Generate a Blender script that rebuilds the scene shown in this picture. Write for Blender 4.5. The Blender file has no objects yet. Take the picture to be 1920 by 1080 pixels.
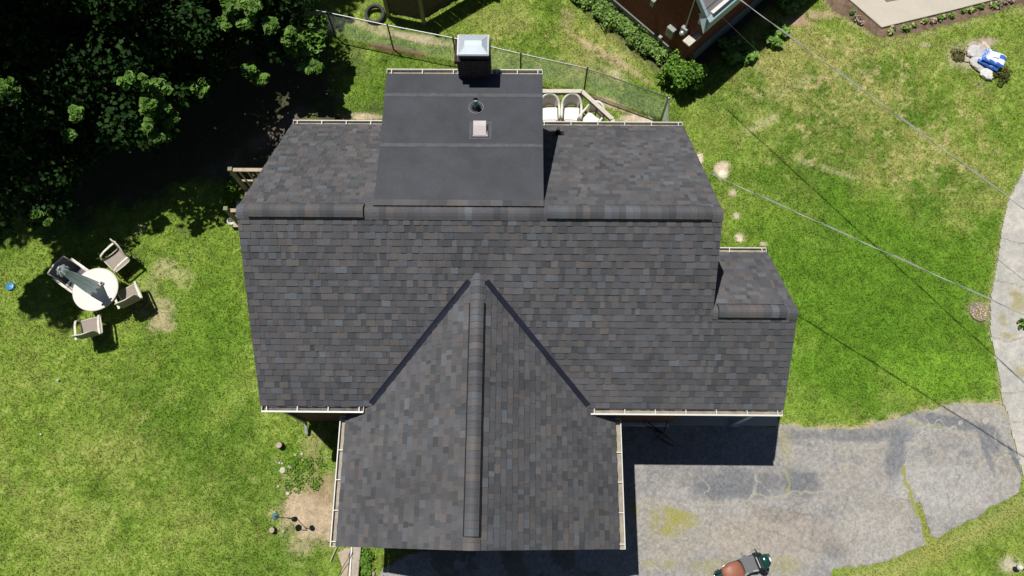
import bpy, bmesh, math, random
import numpy as np
from mathutils import Vector, Matrix
random.seed(7); rng = np.random.default_rng(11)
R = math.radians
scene = bpy.context.scene
C = scene.collection

# ------------------------------------------------------------------ camera
FPX = 1407.56; CAMZ = 19.769
def rotm(p, r, y):
    cx, sx = math.cos(p), math.sin(p); A = np.array([[1,0,0],[0,cx,-sx],[0,sx,cx]])
    cz, sz = math.cos(y), math.sin(y); B = np.array([[cz,-sz,0],[sz,cz,0],[0,0,1]])
    cr, sr = math.cos(r), math.sin(r); D = np.array([[cr,-sr,0],[sr,cr,0],[0,0,1]])
    return B @ A @ D
RM = rotm(.3125, -.0155, .0236); CP = np.array([0, 0, CAMZ])
cam = bpy.data.cameras.new('camera'); cam.lens = FPX/1920*36; cam.sensor_width = 36
cam.clip_start = .1; cam.clip_end = 3000
camo = bpy.data.objects.new('camera', cam); C.objects.link(camo)
camo.matrix_world = Matrix([list(RM[i])+[CP[i]] for i in range(3)]+[[0,0,0,1]])
scene.camera = camo
def at(px, py, z=0.0):
    """survey: where a sight line through a photo pixel meets height z"""
    d = RM @ np.array([(px-960)/FPX, (540-py)/FPX, -1.]); t = (z-CP[2])/d[2]
    return Vector(CP+t*d)
def hit(px, py, p0, n):
    d = Vector(RM @ np.array([(px-960)/FPX, (540-py)/FPX, -1.])); c = Vector(CP)
    t = (Vector(p0)-c).dot(Vector(n))/d.dot(Vector(n)); return c+t*d

# ------------------------------------------------------------------ light
SUNV = Vector((.245, -.23, -1)).normalized()
w = bpy.data.worlds.new('World'); scene.world = w; w.use_nodes = True
nt = w.node_tree; bg = nt.nodes['Background']
sky = nt.nodes.new('ShaderNodeTexSky'); sky.sky_type = 'NISHITA'; sky.sun_disc = False
sky.sun_elevation = R(71.4); sky.sun_rotation = math.atan2(-.245, .23); sky.air_density = .7; sky.dust_density = .3
nt.links.new(sky.outputs[0], bg.inputs[0]); bg.inputs[1].default_value = .05
sun = bpy.data.lights.new('sun', 'SUN'); sun.energy = 5.0; sun.angle = R(.5); sun.color = (1, .965, .9)
so = bpy.data.objects.new('sun', sun); C.objects.link(so)
so.rotation_euler = SUNV.to_track_quat('-Z', 'Y').to_euler()
scene.view_settings.view_transform = 'Standard'; scene.view_settings.look = 'None'
scene.view_settings.exposure = -.08; scene.view_settings.gamma = 1

# ------------------------------------------------------------------ helpers
def tag(o, label=None, cat=None, group=None, kind=None):
    if label: o['label'] = label
    if cat: o['category'] = cat
    if group: o['group'] = group
    if kind: o['kind'] = kind
    return o
def thing(name, label, cat, loc=(0,0,0), rz=0, group=None):
    o = bpy.data.objects.new(name, None); C.objects.link(o); o.location = loc; o.rotation_euler = (0,0,rz)
    o.empty_display_size = .2
    return tag(o, label, cat, group)
def link_mesh(name, me, parent=None):
    o = bpy.data.objects.new(name, me); C.objects.link(o)
    if parent: o.parent = parent
    return o
def copy_tree(o, parent=None):
    c = o.copy(); C.objects.link(c)
    if parent: c.parent = parent
    for ch in [x for x in bpy.data.objects if x.parent == o]: copy_tree(ch, c)
    return c

class MB:
    def __init__(s): s.v = []; s.f = []; s.c = []; s.M = Matrix.Identity(4)
    def add(s, vs, fs, col=None):
        n = len(s.v); s.v += [tuple(s.M @ Vector(v)) for v in vs]
        s.f += [tuple(i+n for i in f) for f in fs]; s.c += [col]*len(fs); return s
    def box(s, c, d, rz=0, rx=0, ry=0, col=None, taper=1):
        m = Matrix.Translation(c) @ Matrix.Rotation(rz,4,'Z') @ Matrix.Rotation(ry,4,'Y') @ Matrix.Rotation(rx,4,'X')
        x, y, z = d[0]/2, d[1]/2, d[2]/2; t = taper
        vs = [(-x,-y,-z),(x,-y,-z),(x,y,-z),(-x,y,-z),(-x*t,-y*t,z),(x*t,-y*t,z),(x*t,y*t,z),(-x*t,y*t,z)]
        return s.add([m @ Vector(v) for v in vs], [(3,2,1,0),(4,5,6,7),(0,1,5,4),(1,2,6,5),(2,3,7,6),(3,0,4,7)], col)
    def bar(s, a, b, wd, h=None, col=None, up=(0,0,1)):
        a = Vector(a); b = Vector(b); h = h or wd; d = (b-a); L = d.length
        if L < 1e-6: return s
        d /= L; u = Vector(up)
        if abs(d.dot(u)) > .98: u = Vector((0,1,0))
        x = d.cross(u).normalized(); z = x.cross(d)
        vs = [p+x*sx*wd/2+z*sz*h/2 for p in (a,b) for sx, sz in ((-1,-1),(1,-1),(1,1),(-1,1))]
        return s.add(vs, [(3,2,1,0),(4,5,6,7),(0,1,5,4),(1,2,6,5),(2,3,7,6),(3,0,4,7)][:], col)
    def tube(s, pts, r, n=8, col=None, closed=False):
        pts = [Vector(p) for p in pts]; N = len(pts); rr = r if isinstance(r, (list, tuple)) else [r]*N
        vs = []; prev = None
        for i, p in enumerate(pts):
            if closed: t = pts[(i+1) % N]-pts[i-1]
            else: t = pts[min(i+1, N-1)]-pts[max(i-1, 0)]
            t.normalize()
            if prev is None:
                prev = Vector((0,0,1)) if abs(t.z) < .9 else Vector((1,0,0))
            x = t.cross(prev)
            if x.length < 1e-4: x = t.cross(Vector((0,1,0)))
            x.normalize(); y = x.cross(t).normalized(); prev = y
            vs += [p+rr[i]*(math.cos(2*math.pi*k/n)*x+math.sin(2*math.pi*k/n)*y) for k in range(n)]
        fs = []
        for i in range(N if closed else N-1):
            j = (i+1) % N
            fs += [(i*n+k, i*n+(k+1) % n, j*n+(k+1) % n, j*n+k) for k in range(n)]
        if not closed: fs += [tuple(range(n))[::-1], tuple((N-1)*n+k for k in range(n))]
        return s.add(vs, fs, col)
    def lathe(s, prof, n=24, c=(0,0,0), col=None, sx=1, sy=1, jit=0, cap=True):
        vs = []
        for r, z in prof:
            for k in range(n):
                a = 2*math.pi*k/n; q = r*(1+random.uniform(-jit, jit))
                vs.append((c[0]+q*math.cos(a)*sx, c[1]+q*math.sin(a)*sy, c[2]+z))
        fs = [(i*n+k, i*n+(k+1) % n, (i+1)*n+(k+1) % n, (i+1)*n+k) for i in range(len(prof)-1) for k in range(n)]
        if cap and prof[0][0] > 1e-5: fs.append(tuple(range(n))[::-1])
        if cap and prof[-1][0] > 1e-5: fs.append(tuple((len(prof)-1)*n+k for k in range(n)))
        return s.add(vs, fs, col)
    def torus(s, c, R_, r, n=32, m=8, M=None, col=None):
        M = M or Matrix.Identity(4)
        pts = [Vector(c)+(M @ Vector((R_*math.cos(2*math.pi*i/n), R_*math.sin(2*math.pi*i/n), 0))) for i in range(n)]
        return s.tube(pts, r, m, col, closed=True)
    def ball(s, c, r, n=12, m=8, sc=(1,1,1), jit=0, col=None, M=None):
        vs = []; M = M or Matrix.Identity(3)
        for i in range(m+1):
            t = math.pi*i/m
            for k in range(n):
                a = 2*math.pi*k/n; q = r*(1+random.uniform(-jit, jit))
                vs.append(Vector(c)+M @ Vector((q*math.sin(t)*math.cos(a)*sc[0], q*math.sin(t)*math.sin(a)*sc[1], q*math.cos(t)*sc[2])))
        fs = [((i+1)*n+k, (i+1)*n+(k+1) % n, i*n+(k+1) % n, i*n+k) for i in range(m) for k in range(n)]
        return s.add(vs, fs, col)
    def prism(s, poly, z0, z1, col=None):
        n = len(poly); vs = [(p[0],p[1],z0) for p in poly]+[(p[0],p[1],z1) for p in poly]
        return s.add(vs, [tuple(range(n))[::-1], tuple(range(n,2*n))]+[(i,(i+1) % n,(i+1) % n+n,i+n) for i in range(n)], col)
    def build(s, name, m, parent=None, smooth=False, bevel=0):
        me = bpy.data.meshes.new(name); me.from_pydata(s.v, [], s.f); me.materials.append(m)
        if any(c is not None for c in s.c):
            a = me.color_attributes.new('Col', 'FLOAT_COLOR', 'CORNER'); buf = []
            for p, c in zip(me.polygons, s.c):
                buf += list((c or (.5,.5,.5)))[:3]*1+[1] if False else []
                for _ in range(p.loop_total): buf += [*(c or (.5,.5,.5)), 1.0]
            a.data.foreach_set('color', buf)
        me.validate(); me.update()
        bm = bmesh.new(); bm.from_mesh(me)
        if bevel:
            bmesh.ops.remove_doubles(bm, verts=bm.verts, dist=1e-5)
            bmesh.ops.bevel(bm, geom=[e for e in bm.edges if e.is_manifold and e.calc_face_angle(0) > .6], offset=bevel, segments=2, affect='EDGES', clamp_overlap=True)
        bmesh.ops.recalc_face_normals(bm, faces=bm.faces)
        bm.to_mesh(me); bm.free()
        if smooth:
            for p in me.polygons: p.use_smooth = True
        return link_mesh(name, me, parent)

# ---------- materials
def mat(name, base, rough=.7, metal=0, var=.0, vscale=8, bump=0, bscale=40, col=False, spec=.5, trans=0, detail=6, grain=0, gscale=120):
    m = bpy.data.materials.new(name); m.use_nodes = True; t = m.node_tree; b = t.nodes['Principled BSDF']; L = t.links
    b.inputs['Roughness'].default_value = rough; b.inputs['Metallic'].default_value = metal
    b.inputs['Specular IOR Level'].default_value = spec
    tc = t.nodes.new('ShaderNodeTexCoord')
    if col:
        src = t.nodes.new('ShaderNodeVertexColor'); src.layer_name = 'Col'; out = src.outputs[0]
    else:
        src = t.nodes.new('ShaderNodeRGB'); src.outputs[0].default_value = (*base, 1); out = src.outputs[0]
    def mul(out, scale, amt, det):
        n = t.nodes.new('ShaderNodeTexNoise'); n.inputs['Scale'].default_value = scale; n.inputs['Detail'].default_value = det
        n.inputs['Roughness'].default_value = .65
        L.new(tc.outputs['Object'], n.inputs['Vector'])
        mr = t.nodes.new('ShaderNodeMapRange'); mr.inputs[1].default_value = .3; mr.inputs[2].default_value = .7
        mr.inputs[3].default_value = 1-amt; mr.inputs[4].default_value = 1+amt; L.new(n.outputs[0], mr.inputs[0])
        mx = t.nodes.new('ShaderNodeVectorMath'); mx.operation = 'MULTIPLY'
        cb = t.nodes.new('ShaderNodeCombineXYZ')
        for i in range(3): L.new(mr.outputs[0], cb.inputs[i])
        L.new(out, mx.inputs[0]); L.new(cb.outputs[0], mx.inputs[1]); return mx.outputs[0]
    if var: out = mul(out, vscale, var, detail)
    if grain: out = mul(out, gscale, grain, 2)
    L.new(out, b.inputs['Base Color'])
    if bump:
        n = t.nodes.new('ShaderNodeTexNoise'); n.inputs['Scale'].default_value = bscale; n.inputs['Detail'].default_value = 4
        L.new(tc.outputs['Object'], n.inputs['Vector'])
        bp = t.nodes.new('ShaderNodeBump'); bp.inputs['Strength'].default_value = bump; bp.inputs['Distance'].default_value = .02
        L.new(n.outputs[0], bp.inputs['Height']); L.new(bp.outputs[0], b.inputs['Normal'])
    if trans:
        tr = t.nodes.new('ShaderNodeBsdfTranslucent'); L.new(out, tr.inputs[0]); ms = t.nodes.new('ShaderNodeMixShader')
        ms.inputs[0].default_value = trans; L.new(b.outputs[0], ms.inputs[1]); L.new(tr.outputs[0], ms.inputs[2])
        L.new(ms.outputs[0], t.nodes['Material Output'].inputs[0])
    return m
def brick_mat(name, c1, c2, mortar, scale=1.0, rough=.9, axes='box'):
    m = bpy.data.materials.new(name); m.use_nodes = True; t = m.node_tree; b = t.nodes['Principled BSDF']; L = t.links
    b.inputs['Roughness'].default_value = rough
    tc = t.nodes.new('ShaderNodeTexCoord'); sp = t.nodes.new('ShaderNodeSeparateXYZ'); L.new(tc.outputs['Object'], sp.inputs[0])
    ge = t.nodes.new('ShaderNodeNewGeometry')
    vt = t.nodes.new('ShaderNodeVectorTransform'); vt.vector_type = 'NORMAL'; vt.convert_from = 'WORLD'; vt.convert_to = 'OBJECT'
    L.new(ge.outputs['Normal'], vt.inputs[0]); sn = t.nodes.new('ShaderNodeSeparateXYZ'); L.new(vt.outputs[0], sn.inputs[0])
    ab = t.nodes.new('ShaderNodeMath'); ab.operation = 'ABSOLUTE'; L.new(sn.outputs[0], ab.inputs[0])
    gt = t.nodes.new('ShaderNodeMath'); gt.operation = 'GREATER_THAN'; gt.inputs[1].default_value = .7; L.new(ab.outputs[0], gt.inputs[0])
    mx = t.nodes.new('ShaderNodeMix'); L.new(gt.outputs[0], mx.inputs[0]); L.new(sp.outputs[0], mx.inputs[2]); L.new(sp.outputs[1], mx.inputs[3])
    cb = t.nodes.new('ShaderNodeCombineXYZ'); L.new(mx.outputs[0], cb.inputs[0]); L.new(sp.outputs[2], cb.inputs[1])
    br = t.nodes.new('ShaderNodeTexBrick'); L.new(cb.outputs[0], br.inputs[0])
    br.inputs['Color1'].default_value = (*c1,1); br.inputs['Color2'].default_value = (*c2,1); br.inputs['Mortar'].default_value = (*mortar,1)
    br.inputs['Scale'].default_value = scale; br.inputs['Brick Width'].default_value = .215; br.inputs['Row Height'].default_value = .075
    br.inputs['Mortar Size'].default_value = .007; br.inputs['Bias'].default_value = 0
    n = t.nodes.new('ShaderNodeTexNoise'); n.inputs['Scale'].default_value = 6; L.new(tc.outputs['Object'], n.inputs[0])
    mm = t.nodes.new('ShaderNodeMix'); mm.data_type = 'RGBA'; mm.blend_type = 'MULTIPLY'; mm.inputs[0].default_value = .5
    L.new(br.outputs[0], mm.inputs[6]); L.new(n.outputs[0], mm.inputs[7]); L.new(mm.outputs[2], b.inputs['Base Color'])
    bp = t.nodes.new('ShaderNodeBump'); bp.inputs['Strength'].default_value = .6; bp.inputs['Distance'].default_value = .01; bp.invert = True
    L.new(br.outputs['Fac'], bp.inputs['Height']); L.new(bp.outputs[0], b.inputs['Normal'])
    return m
M = dict(
 shingle=mat('asphalt_shingle', (.08,.08,.08), .92, col=True, var=.16, vscale=.9, grain=.28, gscale=95, bump=.35, bscale=160, spec=.25),
 membrane=mat('rubber_membrane', (.050,.054,.064), .68, var=.22, vscale=1.3, grain=.08, gscale=25, bump=.15, bscale=6, spec=.3),
 seam=mat('membrane_seam', (.068,.072,.081), .7, var=.3, vscale=7),
 flash=mat('dark_valley_metal', (.028,.032,.052), .45, metal=.3, var=.2, vscale=4),
 black=mat('black_plastic', (.012,.012,.014), .6),
 white=mat('white_painted_metal', (.64,.63,.59), .45, var=.08, vscale=5),
 gutterin=mat('weathered_gutter_bed', (.27,.235,.18), .6, var=.35, vscale=6),
 gutterdark=mat('debris_filled_gutter_bed', (.12,.11,.1), .8, var=.5, vscale=9),
 brick=brick_mat('dark_red_brick', (.13,.045,.03), (.09,.032,.024), (.16,.13,.11)),
 chim=brick_mat('chimney_brick', (.075,.035,.028), (.05,.026,.022), (.15,.12,.10)),
 siding=mat('dark_siding', (.05,.052,.06), .7, var=.1),
 galv=mat('galvanised_steel', (.50,.56,.62), .42, metal=.3, var=.06, vscale=3),
 steel=mat('fence_steel', (.33,.345,.35), .4, metal=.6),
 greypost=mat('weathered_fence_post', (.06,.065,.06), .6, metal=.3),
 wire=mat('fence_wire', (.50,.55,.52), .5, metal=.2),
 conc=mat('pale_concrete', (.50,.455,.38), .9, var=.07, vscale=1.3, grain=.05, gscale=30, bump=.1, bscale=20),
 found=mat('painted_foundation', (.19,.205,.18), .85, var=.15, vscale=2),
 wood=mat('weathered_wood', (.42,.34,.25), .85, var=.22, vscale=9, bump=.2),
 oldwood=mat('old_grey_fence_wood', (.10,.085,.065), .9, var=.3, vscale=7, bump=.3),
 postwood=mat('mossy_fence_post', (.22,.22,.13), .9, var=.25, vscale=8),
 plastic=mat('white_plastic', (.70,.68,.61), .5, var=.04),
 cushion=mat('white_cushion', (.82,.81,.78), .9),
 frame=mat('cream_metal_frame', (.62,.58,.50), .45),
 sling=mat('taupe_sling_fabric', (.36,.31,.265), .85, var=.08, grain=.1, gscale=120, trans=.15),
 slingshade=mat('sling_fabric_shade_dark', (.12,.12,.14), .85, var=.06),  # sling painted dark to stand for the shade the chair sits in
 tabletop=mat('mottled_glass_table', (.62,.59,.54), .35, var=.10, vscale=9),
 canvas=mat('pale_blue_canvas', (.72,.80,.84), .9, var=.06, vscale=6, trans=.68),
 leaf=mat('maple_leaf', (.05,.1,.02), .6, col=True, trans=.18, spec=.12),
 shrubleaf=mat('shrub_leaf', (.05,.1,.02), .6, col=True, trans=.2, spec=.15),
 bark=mat('tree_bark', (.06,.05,.04), .95, var=.3, vscale=12, bump=.5),
 grass=mat('grass_blade', (.08,.15,.02), .75, col=True, trans=.25, spec=.1),
 ground=mat('lawn_soil', (.08,.15,.02), .95, col=True, grain=.35, gscale=38, var=.12, vscale=9, spec=.1, bump=.3, bscale=40),
 asphalt=mat('worn_asphalt', (.3,.3,.3), .95, col=True, grain=.32, gscale=55, var=.13, vscale=70, spec=.2, bump=.5, bscale=60),
 walk=mat('old_concrete_walk', (.5,.48,.43), .93, col=True, grain=.16, gscale=30, var=.06, vscale=9, spec=.2, bump=.3, bscale=40),
 stone=mat('pale_stone', (.45,.41,.35), .9, col=True, var=.25, vscale=10, bump=.4, bscale=25),
 rubber=mat('tyre_rubber', (.05,.05,.055), .8, var=.2),
 cable=mat('grey_cable', (.30,.30,.29), .45),
 cabledark=mat('dark_cable', (.05,.05,.05), .6),
 green=mat('dark_green_paint', (.008,.05,.045), .16, spec=.8),
 silver=mat('silver_trim', (.6,.63,.65), .25, metal=.5),
 grey=mat('grey_rubber_mat', (.13,.135,.14), .7),
 tan=mat('brown_leather', (.30,.11,.065), .5, var=.12, vscale=10, bump=.1),
 blue=mat('blue_plastic', (.03,.22,.45), .4),
 bag=mat('plastic_sack', (.8,.8,.85), .35, col=True, bump=.4, bscale=12),
 teal=mat('teal_pvc', (.12,.25,.26), .4, var=.1),
 cap=mat('pinkish_vent_metal', (.55,.49,.48), .45, var=.08, vscale=10),
 trim=mat('white_trim_shade_blue', (.40,.50,.55), .6),  # white paint, with the blue of its shade put into the colour
 metergrey=mat('meter_box_grey', (.30,.34,.31), .5, var=.15),
 glass=mat('dark_glass', (.02,.025,.03), .1, spec=.8),
)

# ---------- fractal noise
def vnoise(x, y, s, seed):
    g = np.random.default_rng(seed).random((256, 256))
    u = x/s; v = y/s; i = np.floor(u).astype(int); j = np.floor(v).astype(int); fu = u-i; fv = v-j
    fu = fu*fu*(3-2*fu); fv = fv*fv*(3-2*fv)
    a = g[i % 256, j % 256]; b = g[(i+1) % 256, j % 256]; c = g[i % 256, (j+1) % 256]; d = g[(i+1) % 256, (j+1) % 256]
    return (a*(1-fu)+b*fu)*(1-fv)+(c*(1-fu)+d*fu)*fv
def fbm(x, y, s, seed, o=4, p=.55):
    t = 0; a = 1; n = 0
    for k in range(o): t = t+a*vnoise(x+k*13.7, y-k*7.3, s/2**k, seed+k); n += a; a *= p
    return t/n
def sstep(a, b, x): t = np.clip((x-a)/(b-a), 0, 1); return t*t*(3-2*t)
def W(pts, z=0): return [tuple(at(*p, z))[:2] for p in pts]
def inpoly(x, y, poly):
    r = np.zeros(x.shape, bool); n = len(poly)
    for i in range(n):
        x1, y1 = poly[i]; x2, y2 = poly[(i+1) % n]
        c = ((y1 > y) != (y2 > y)) & (x < (x2-x1)*(y-y1)/((y2-y1) or 1e-9)+x1); r ^= c
    return r
def segdist(x, y, line):
    d = np.full(x.shape, 1e9)
    for (x1,y1),(x2,y2) in zip(line[:-1], line[1:]):
        L2 = (x2-x1)**2+(y2-y1)**2; t = np.clip(((x-x1)*(x2-x1)+(y-y1)*(y2-y1))/L2, 0, 1)
        d = np.minimum(d, np.hypot(x-x1-t*(x2-x1), y-y1-t*(y2-y1)))
    return d
def mixc(c, k, t): return c*(1-t[..., None])+np.array(k)*t[..., None]
def blob(x, y, px, py, rx, ry, seed, soft=.5, rot=0, wob=.5):
    """soft-edged irregular patch around a surveyed spot"""
    c = at(px, py); k = (at(px+10, py)-c).length/10
    dx = x-c.x; dy = y-c.y; ca, sa = math.cos(rot), math.sin(rot)
    q = np.hypot((dx*ca+dy*sa)/(rx*k), (-dx*sa+dy*ca)/(ry*k))
    q = q+wob*(fbm(x, y, .7, seed, 4)-.5)*2
    return 1-sstep(1-soft, 1+soft*.4, q)

# ------------------------------------------------------------------ ground paint (real colours of turf, soil, clover)
ASPH = W([(1120,770),(1462,798),(1500,799),(1560,803),(1608,803),(1640,793),(1702,776),(1760,763),(1800,757),(1850,754),(1876,756),
          (1890,790),(1902,835),(1916,880),(1914,915),(1870,948),(1800,985),(1762,1008),(1748,1004),(1737,975),(1722,940),(1716,948),(1730,990),(1740,1020),(1690,1042),(1640,1056),
          (1600,1062),(1562,1068),(1556,1150),(700,1150),(690,1095),(730,1060),(760,1040),(1120,1000)])
WALK = W([(1990,230),(1922,312),(1905,350),(1890,380),(1880,420),(1868,500),(1858,556),(1855,620),(1868,680),(1880,755),(1892,790),(1906,845),(1922,900),(1990,960)])
PATH = W([(1575,-12),(1600,8),(1652,53),(1780,22),(1960,-24)])
BED = W([(1548,-12),(1560,20),(1605,40),(1650,72),(1690,68),(1800,42),(1925,10),(1960,-30),(1575,-14)])
def paint(x, y):
    big = fbm(x, y, 3.2, 1); mid = fbm(x, y, .9, 20); fine = fbm(x, y, .28, 40, 3); tiny = fbm(x, y, .12, 60, 2)
    g1 = np.array([.172,.262,.036]); g2 = np.array([.112,.192,.024]); ye = np.array([.31,.31,.10]); st = np.array([.36,.31,.15])
    c = np.ones(x.shape+(3,))*g1
    c = mixc(c, g2, sstep(.45, .68, big*.5+mid*.5))
    dry = .15+0*x
    dry += .42*blob(x, y, 1640, 210, 330, 190, 3, .7, -.5); dry += .2*blob(x, y, 1500, 110, 200, 120, 4, .7)
    dry -= .30*blob(x, y, 1640, 520, 330, 200, 5, .6); dry -= .12*blob(x, y, 380, 620, 90, 240, 6, .6)
    dry += .25*blob(x, y, 1050, 80, 190, 90, 7, .6); dry += .10*blob(x, y, 150, 900, 300, 200, 8, .6)
    dry -= .25*blob(x, y, 690, 190, 60, 60, 9, .6)
    c = mixc(c, ye, np.clip(sstep(.62, .30, mid*.55+fine*.45)*dry*1.8, 0, .9))
    c = mixc(c, st, np.clip(sstep(.60, .78, fine*.6+tiny*.4+dry*.12)*dry*1.5, 0, .8))
    deep = 1.5*blob(x, y, 1650, 570, 330, 230, 5, .6)+.7*blob(x, y, 390, 640, 100, 200, 12, .6)
    c = mixc(c, [.085,.19,.014], np.clip(deep, 0, 1.4)*.55)
    weed = blob(x, y, 1740, 700, 130, 50, 13, .6)+blob(x, y, 590, 880, 60, 50, 14, .5)+.5*blob(x, y, 1500, 770, 80, 30, 15, .5)
    c = mixc(c, [.17,.31,.03], np.clip(weed, 0, 1)*.6)
    c = c*(.70+.60*tiny)[..., None]*(.80+.4*fine)[..., None]
    bare = np.zeros(x.shape)
    def dirt(px, py, rx, ry, k, amt=1., col=(.42,.33,.22), soft=.45, rot=0):
        nonlocal c, bare
        t = np.clip(blob(x, y, px, py, rx*1.15, ry*1.15, 100+k, soft+.2, rot, .9)*amt*(1.25*sstep(.30, .56, fine*.6+tiny*.4+.12*amt)), 0, 1); c = mixc(c, np.array(col)*(.62+.5*tiny+.28*fine)[..., None], t); bare = np.maximum(bare, t)
    sand = (.40,.32,.22)
    dirt(580,975,62,42,1,1.15); dirt(600,915,34,30,2,.7,(.30,.22,.14)); dirt(592,850,24,34,3,.5,(.30,.22,.14)); dirt(545,905,20,18,4,.35)
    dirt(300,575,34,26,5,.55,(.40,.34,.2)); dirt(280,540,20,40,6,.3,(.38,.33,.18)); dirt(310,500,22,16,7,.5,(.38,.34,.18)); dirt(300,610,26,14,8,.5)
    dirt(262,430,14,16,9,.4,(.38,.34,.18)); dirt(338,520,20,16,10,.4,(.38,.34,.18))
    dirt(1352,317,15,14,11,1.25,(.55,.45,.33)); dirt(1357,326,9,8,12,1.4,(.68,.60,.47)); dirt(1375,361,9,9,13,1.1,(.45,.36,.27)); dirt(1381,405,9,9,14,1.1,(.45,.37,.27)); dirt(1388,446,9,10,15,1.3,(.62,.52,.40)); dirt(1313,297,6,9,16,1.2,(.6,.5,.37)); dirt(1431,457,5,4,17,1,(.5,.42,.3))
    dirt(690,218,34,8,18,1.,(.5,.40,.27)); dirt(640,180,10,8,19,.5)
    dirt(690,48,60,10,20,.55,(.42,.35,.2),rot=-.35); dirt(765,68,55,8,21,.8,(.48,.4,.26),rot=-.2); dirt(820,78,40,7,22,.6,(.44,.37,.23),rot=-.15)
    dirt(745,92,40,6,23,.9,(.16,.10,.06),rot=-.2); dirt(1135,190,60,7,24,.7,(.40,.31,.2),rot=-.4); dirt(1190,222,34,9,25,.9,(.48,.40,.29)); dirt(1210,226,13,9,26,1.3,(.62,.54,.42))
    dirt(1155,139,24,12,27,.6,(.45,.40,.26),rot=-.4); dirt(1130,120,70,30,28,.3,(.36,.32,.16))
    dirt(1065,28,12,22,29,.5,(.33,.24,.15)); dirt(1120,95,60,7,30,.55,(.40,.30,.2),rot=-.7); dirt(1190,135,60,7,31,.55,(.40,.30,.2),rot=-.7)
    dirt(1490,40,26,12,32,.8,(.36,.24,.16)); dirt(1530,28,40,9,33,.6,(.38,.28,.18)); dirt(1700,20,0.1,.1,34,0)
    dirt(1738,83,13,7,35,.9,(.36,.34,.2)); dirt(1810,105,32,30,36,.6,(.36,.32,.22)); dirt(1840,78,24,8,37,.9,(.36,.29,.22)); dirt(1838,158,16,12,38,.7,(.42,.35,.25))
    dirt(1840,585,24,24,39,.6,(.3,.26,.13)); dirt(1900,1060,24,18,40,1.,(.46,.42,.30)); dirt(1225,110,0.1,.1,41,0)
    dirt(1430,230,36,10,42,.5,(.40,.37,.2),rot=.5); dirt(1480,165,60,12,43,.4,(.38,.36,.2),rot=.5)
    dirt(250,430,220,60,44,0); dirt(1560,320,60,10,45,.35,(.40,.34,.2),rot=-.3)
    # worn earth under the trees
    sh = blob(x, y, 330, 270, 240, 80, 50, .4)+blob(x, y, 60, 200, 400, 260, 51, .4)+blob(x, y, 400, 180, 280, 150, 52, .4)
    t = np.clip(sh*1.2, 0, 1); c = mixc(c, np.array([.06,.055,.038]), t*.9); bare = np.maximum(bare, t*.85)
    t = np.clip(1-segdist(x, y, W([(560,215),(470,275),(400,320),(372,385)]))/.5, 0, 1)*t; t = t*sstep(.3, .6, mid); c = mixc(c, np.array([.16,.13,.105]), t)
    # yellow verge along the asphalt and the walk
    dv = segdist(x, y, W([(1930,935),(1870,975),(1800,1012),(1745,1035),(1690,1068),(1600,1085)]))
    c = mixc(c, np.array([.30,.31,.10]), np.clip(1-dv/.42, 0, 1)*.85)
    dv = segdist(x, y, W([(1716,915),(1728,960),(1742,1010),(1750,1030)])); c = mixc(c, np.array([.26,.28,.07]), np.clip(1.5-dv/.3, 0, 1)*.8)
    dv = segdist(x, y, ASPH[:12]); t = np.clip(1-dv/.16, 0, 1)*sstep(.35, .6, fine); c = mixc(c, np.array([.42,.36,.2]), t); bare = np.maximum(bare, t*.7)
    dv = segdist(x, y, WALK); t = np.clip(1-dv/.12, 0, 1)*sstep(.4, .6, fine); c = mixc(c, np.array([.36,.34,.15]), t*.7)
    ib = inpoly(x+.1*(fine-.5)*3, y+.1*(mid-.5)*3, BED); c[ib] = np.array([.165,.115,.08])*(.6+.8*tiny[ib])[:, None]; bare[ib] = 1
    dv = segdist(x, y, W([(1545,-5),(1556,22),(1600,44),(1648,76),(1692,74),(1802,48),(1925,16)])); t = np.clip(1-dv/.15, 0, 1)*sstep(.3,.6,fine); t[ib] = 0
    c = mixc(c, np.array([.38,.33,.17]), t*.7)
    # neighbour side bed and the soil beside the foundations
    dv = segdist(x, y, [(2.4,15.9),(4.9,13.4),(8.2,16.7)]); t = np.clip(1.6-dv/.5, 0, 1)*sstep(1.15, .2, dv); c = mixc(c, np.array([.05,.042,.032]), t); bare = np.maximum(bare, t)
    t = np.clip(1-segdist(x, y, [(-4.2,2.6),(-4.2,.6)])/.7, 0, 1); c = mixc(c, np.array([.17,.14,.085]), t*.55)
    hidden = inpoly(x, y, ASPH) | inpoly(x, y, WALK) | inpoly(x, y, PATH)
    hidden |= (x > -5.4) & (x < 3.9) & (y > 2.8) & (y < 9.3); hidden |= (x > -3.6) & (x < 1.9) & (y > 0) & (y < 3)
    c = np.clip(c, .008, .8)
    return c, bare, hidden

# ground sheet: 6 cm cells where the photograph looks, growing coarser out to the horizon
fx = np.arange(-17, 17.5, .06); fy = np.arange(-3.2, 18.6, .06); ext = np.array([1,3,7,15,40,100,300,900.])
gx = np.concatenate([fx[0]-ext[::-1], fx, fx[-1]+ext]); gy = np.concatenate([fy[0]-ext[::-1], fy, fy[-1]+ext])
def grid_mesh(name, gx, gy, z, cols, m, keep=None):
    nx, ny = len(gx), len(gy); X, Y = np.meshgrid(gx, gy, indexing='ij')
    co = np.stack([X, Y, z], -1).reshape(-1, 3).astype(np.float32); idx = np.arange(nx*ny).reshape(nx, ny)
    q = np.stack([idx[:-1,:-1], idx[1:,:-1], idx[1:,1:], idx[:-1,1:]], -1)
    q = q[keep] if keep is not None else q.reshape(-1, 4)
    cc = cols.reshape(-1, 3)
    if keep is not None:
        u, inv = np.unique(q, return_inverse=True); co = co[u]; cc = cc[u]; q = inv.reshape(-1, 4)
    return raw_mesh(name, co, q, cc, m)
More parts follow.
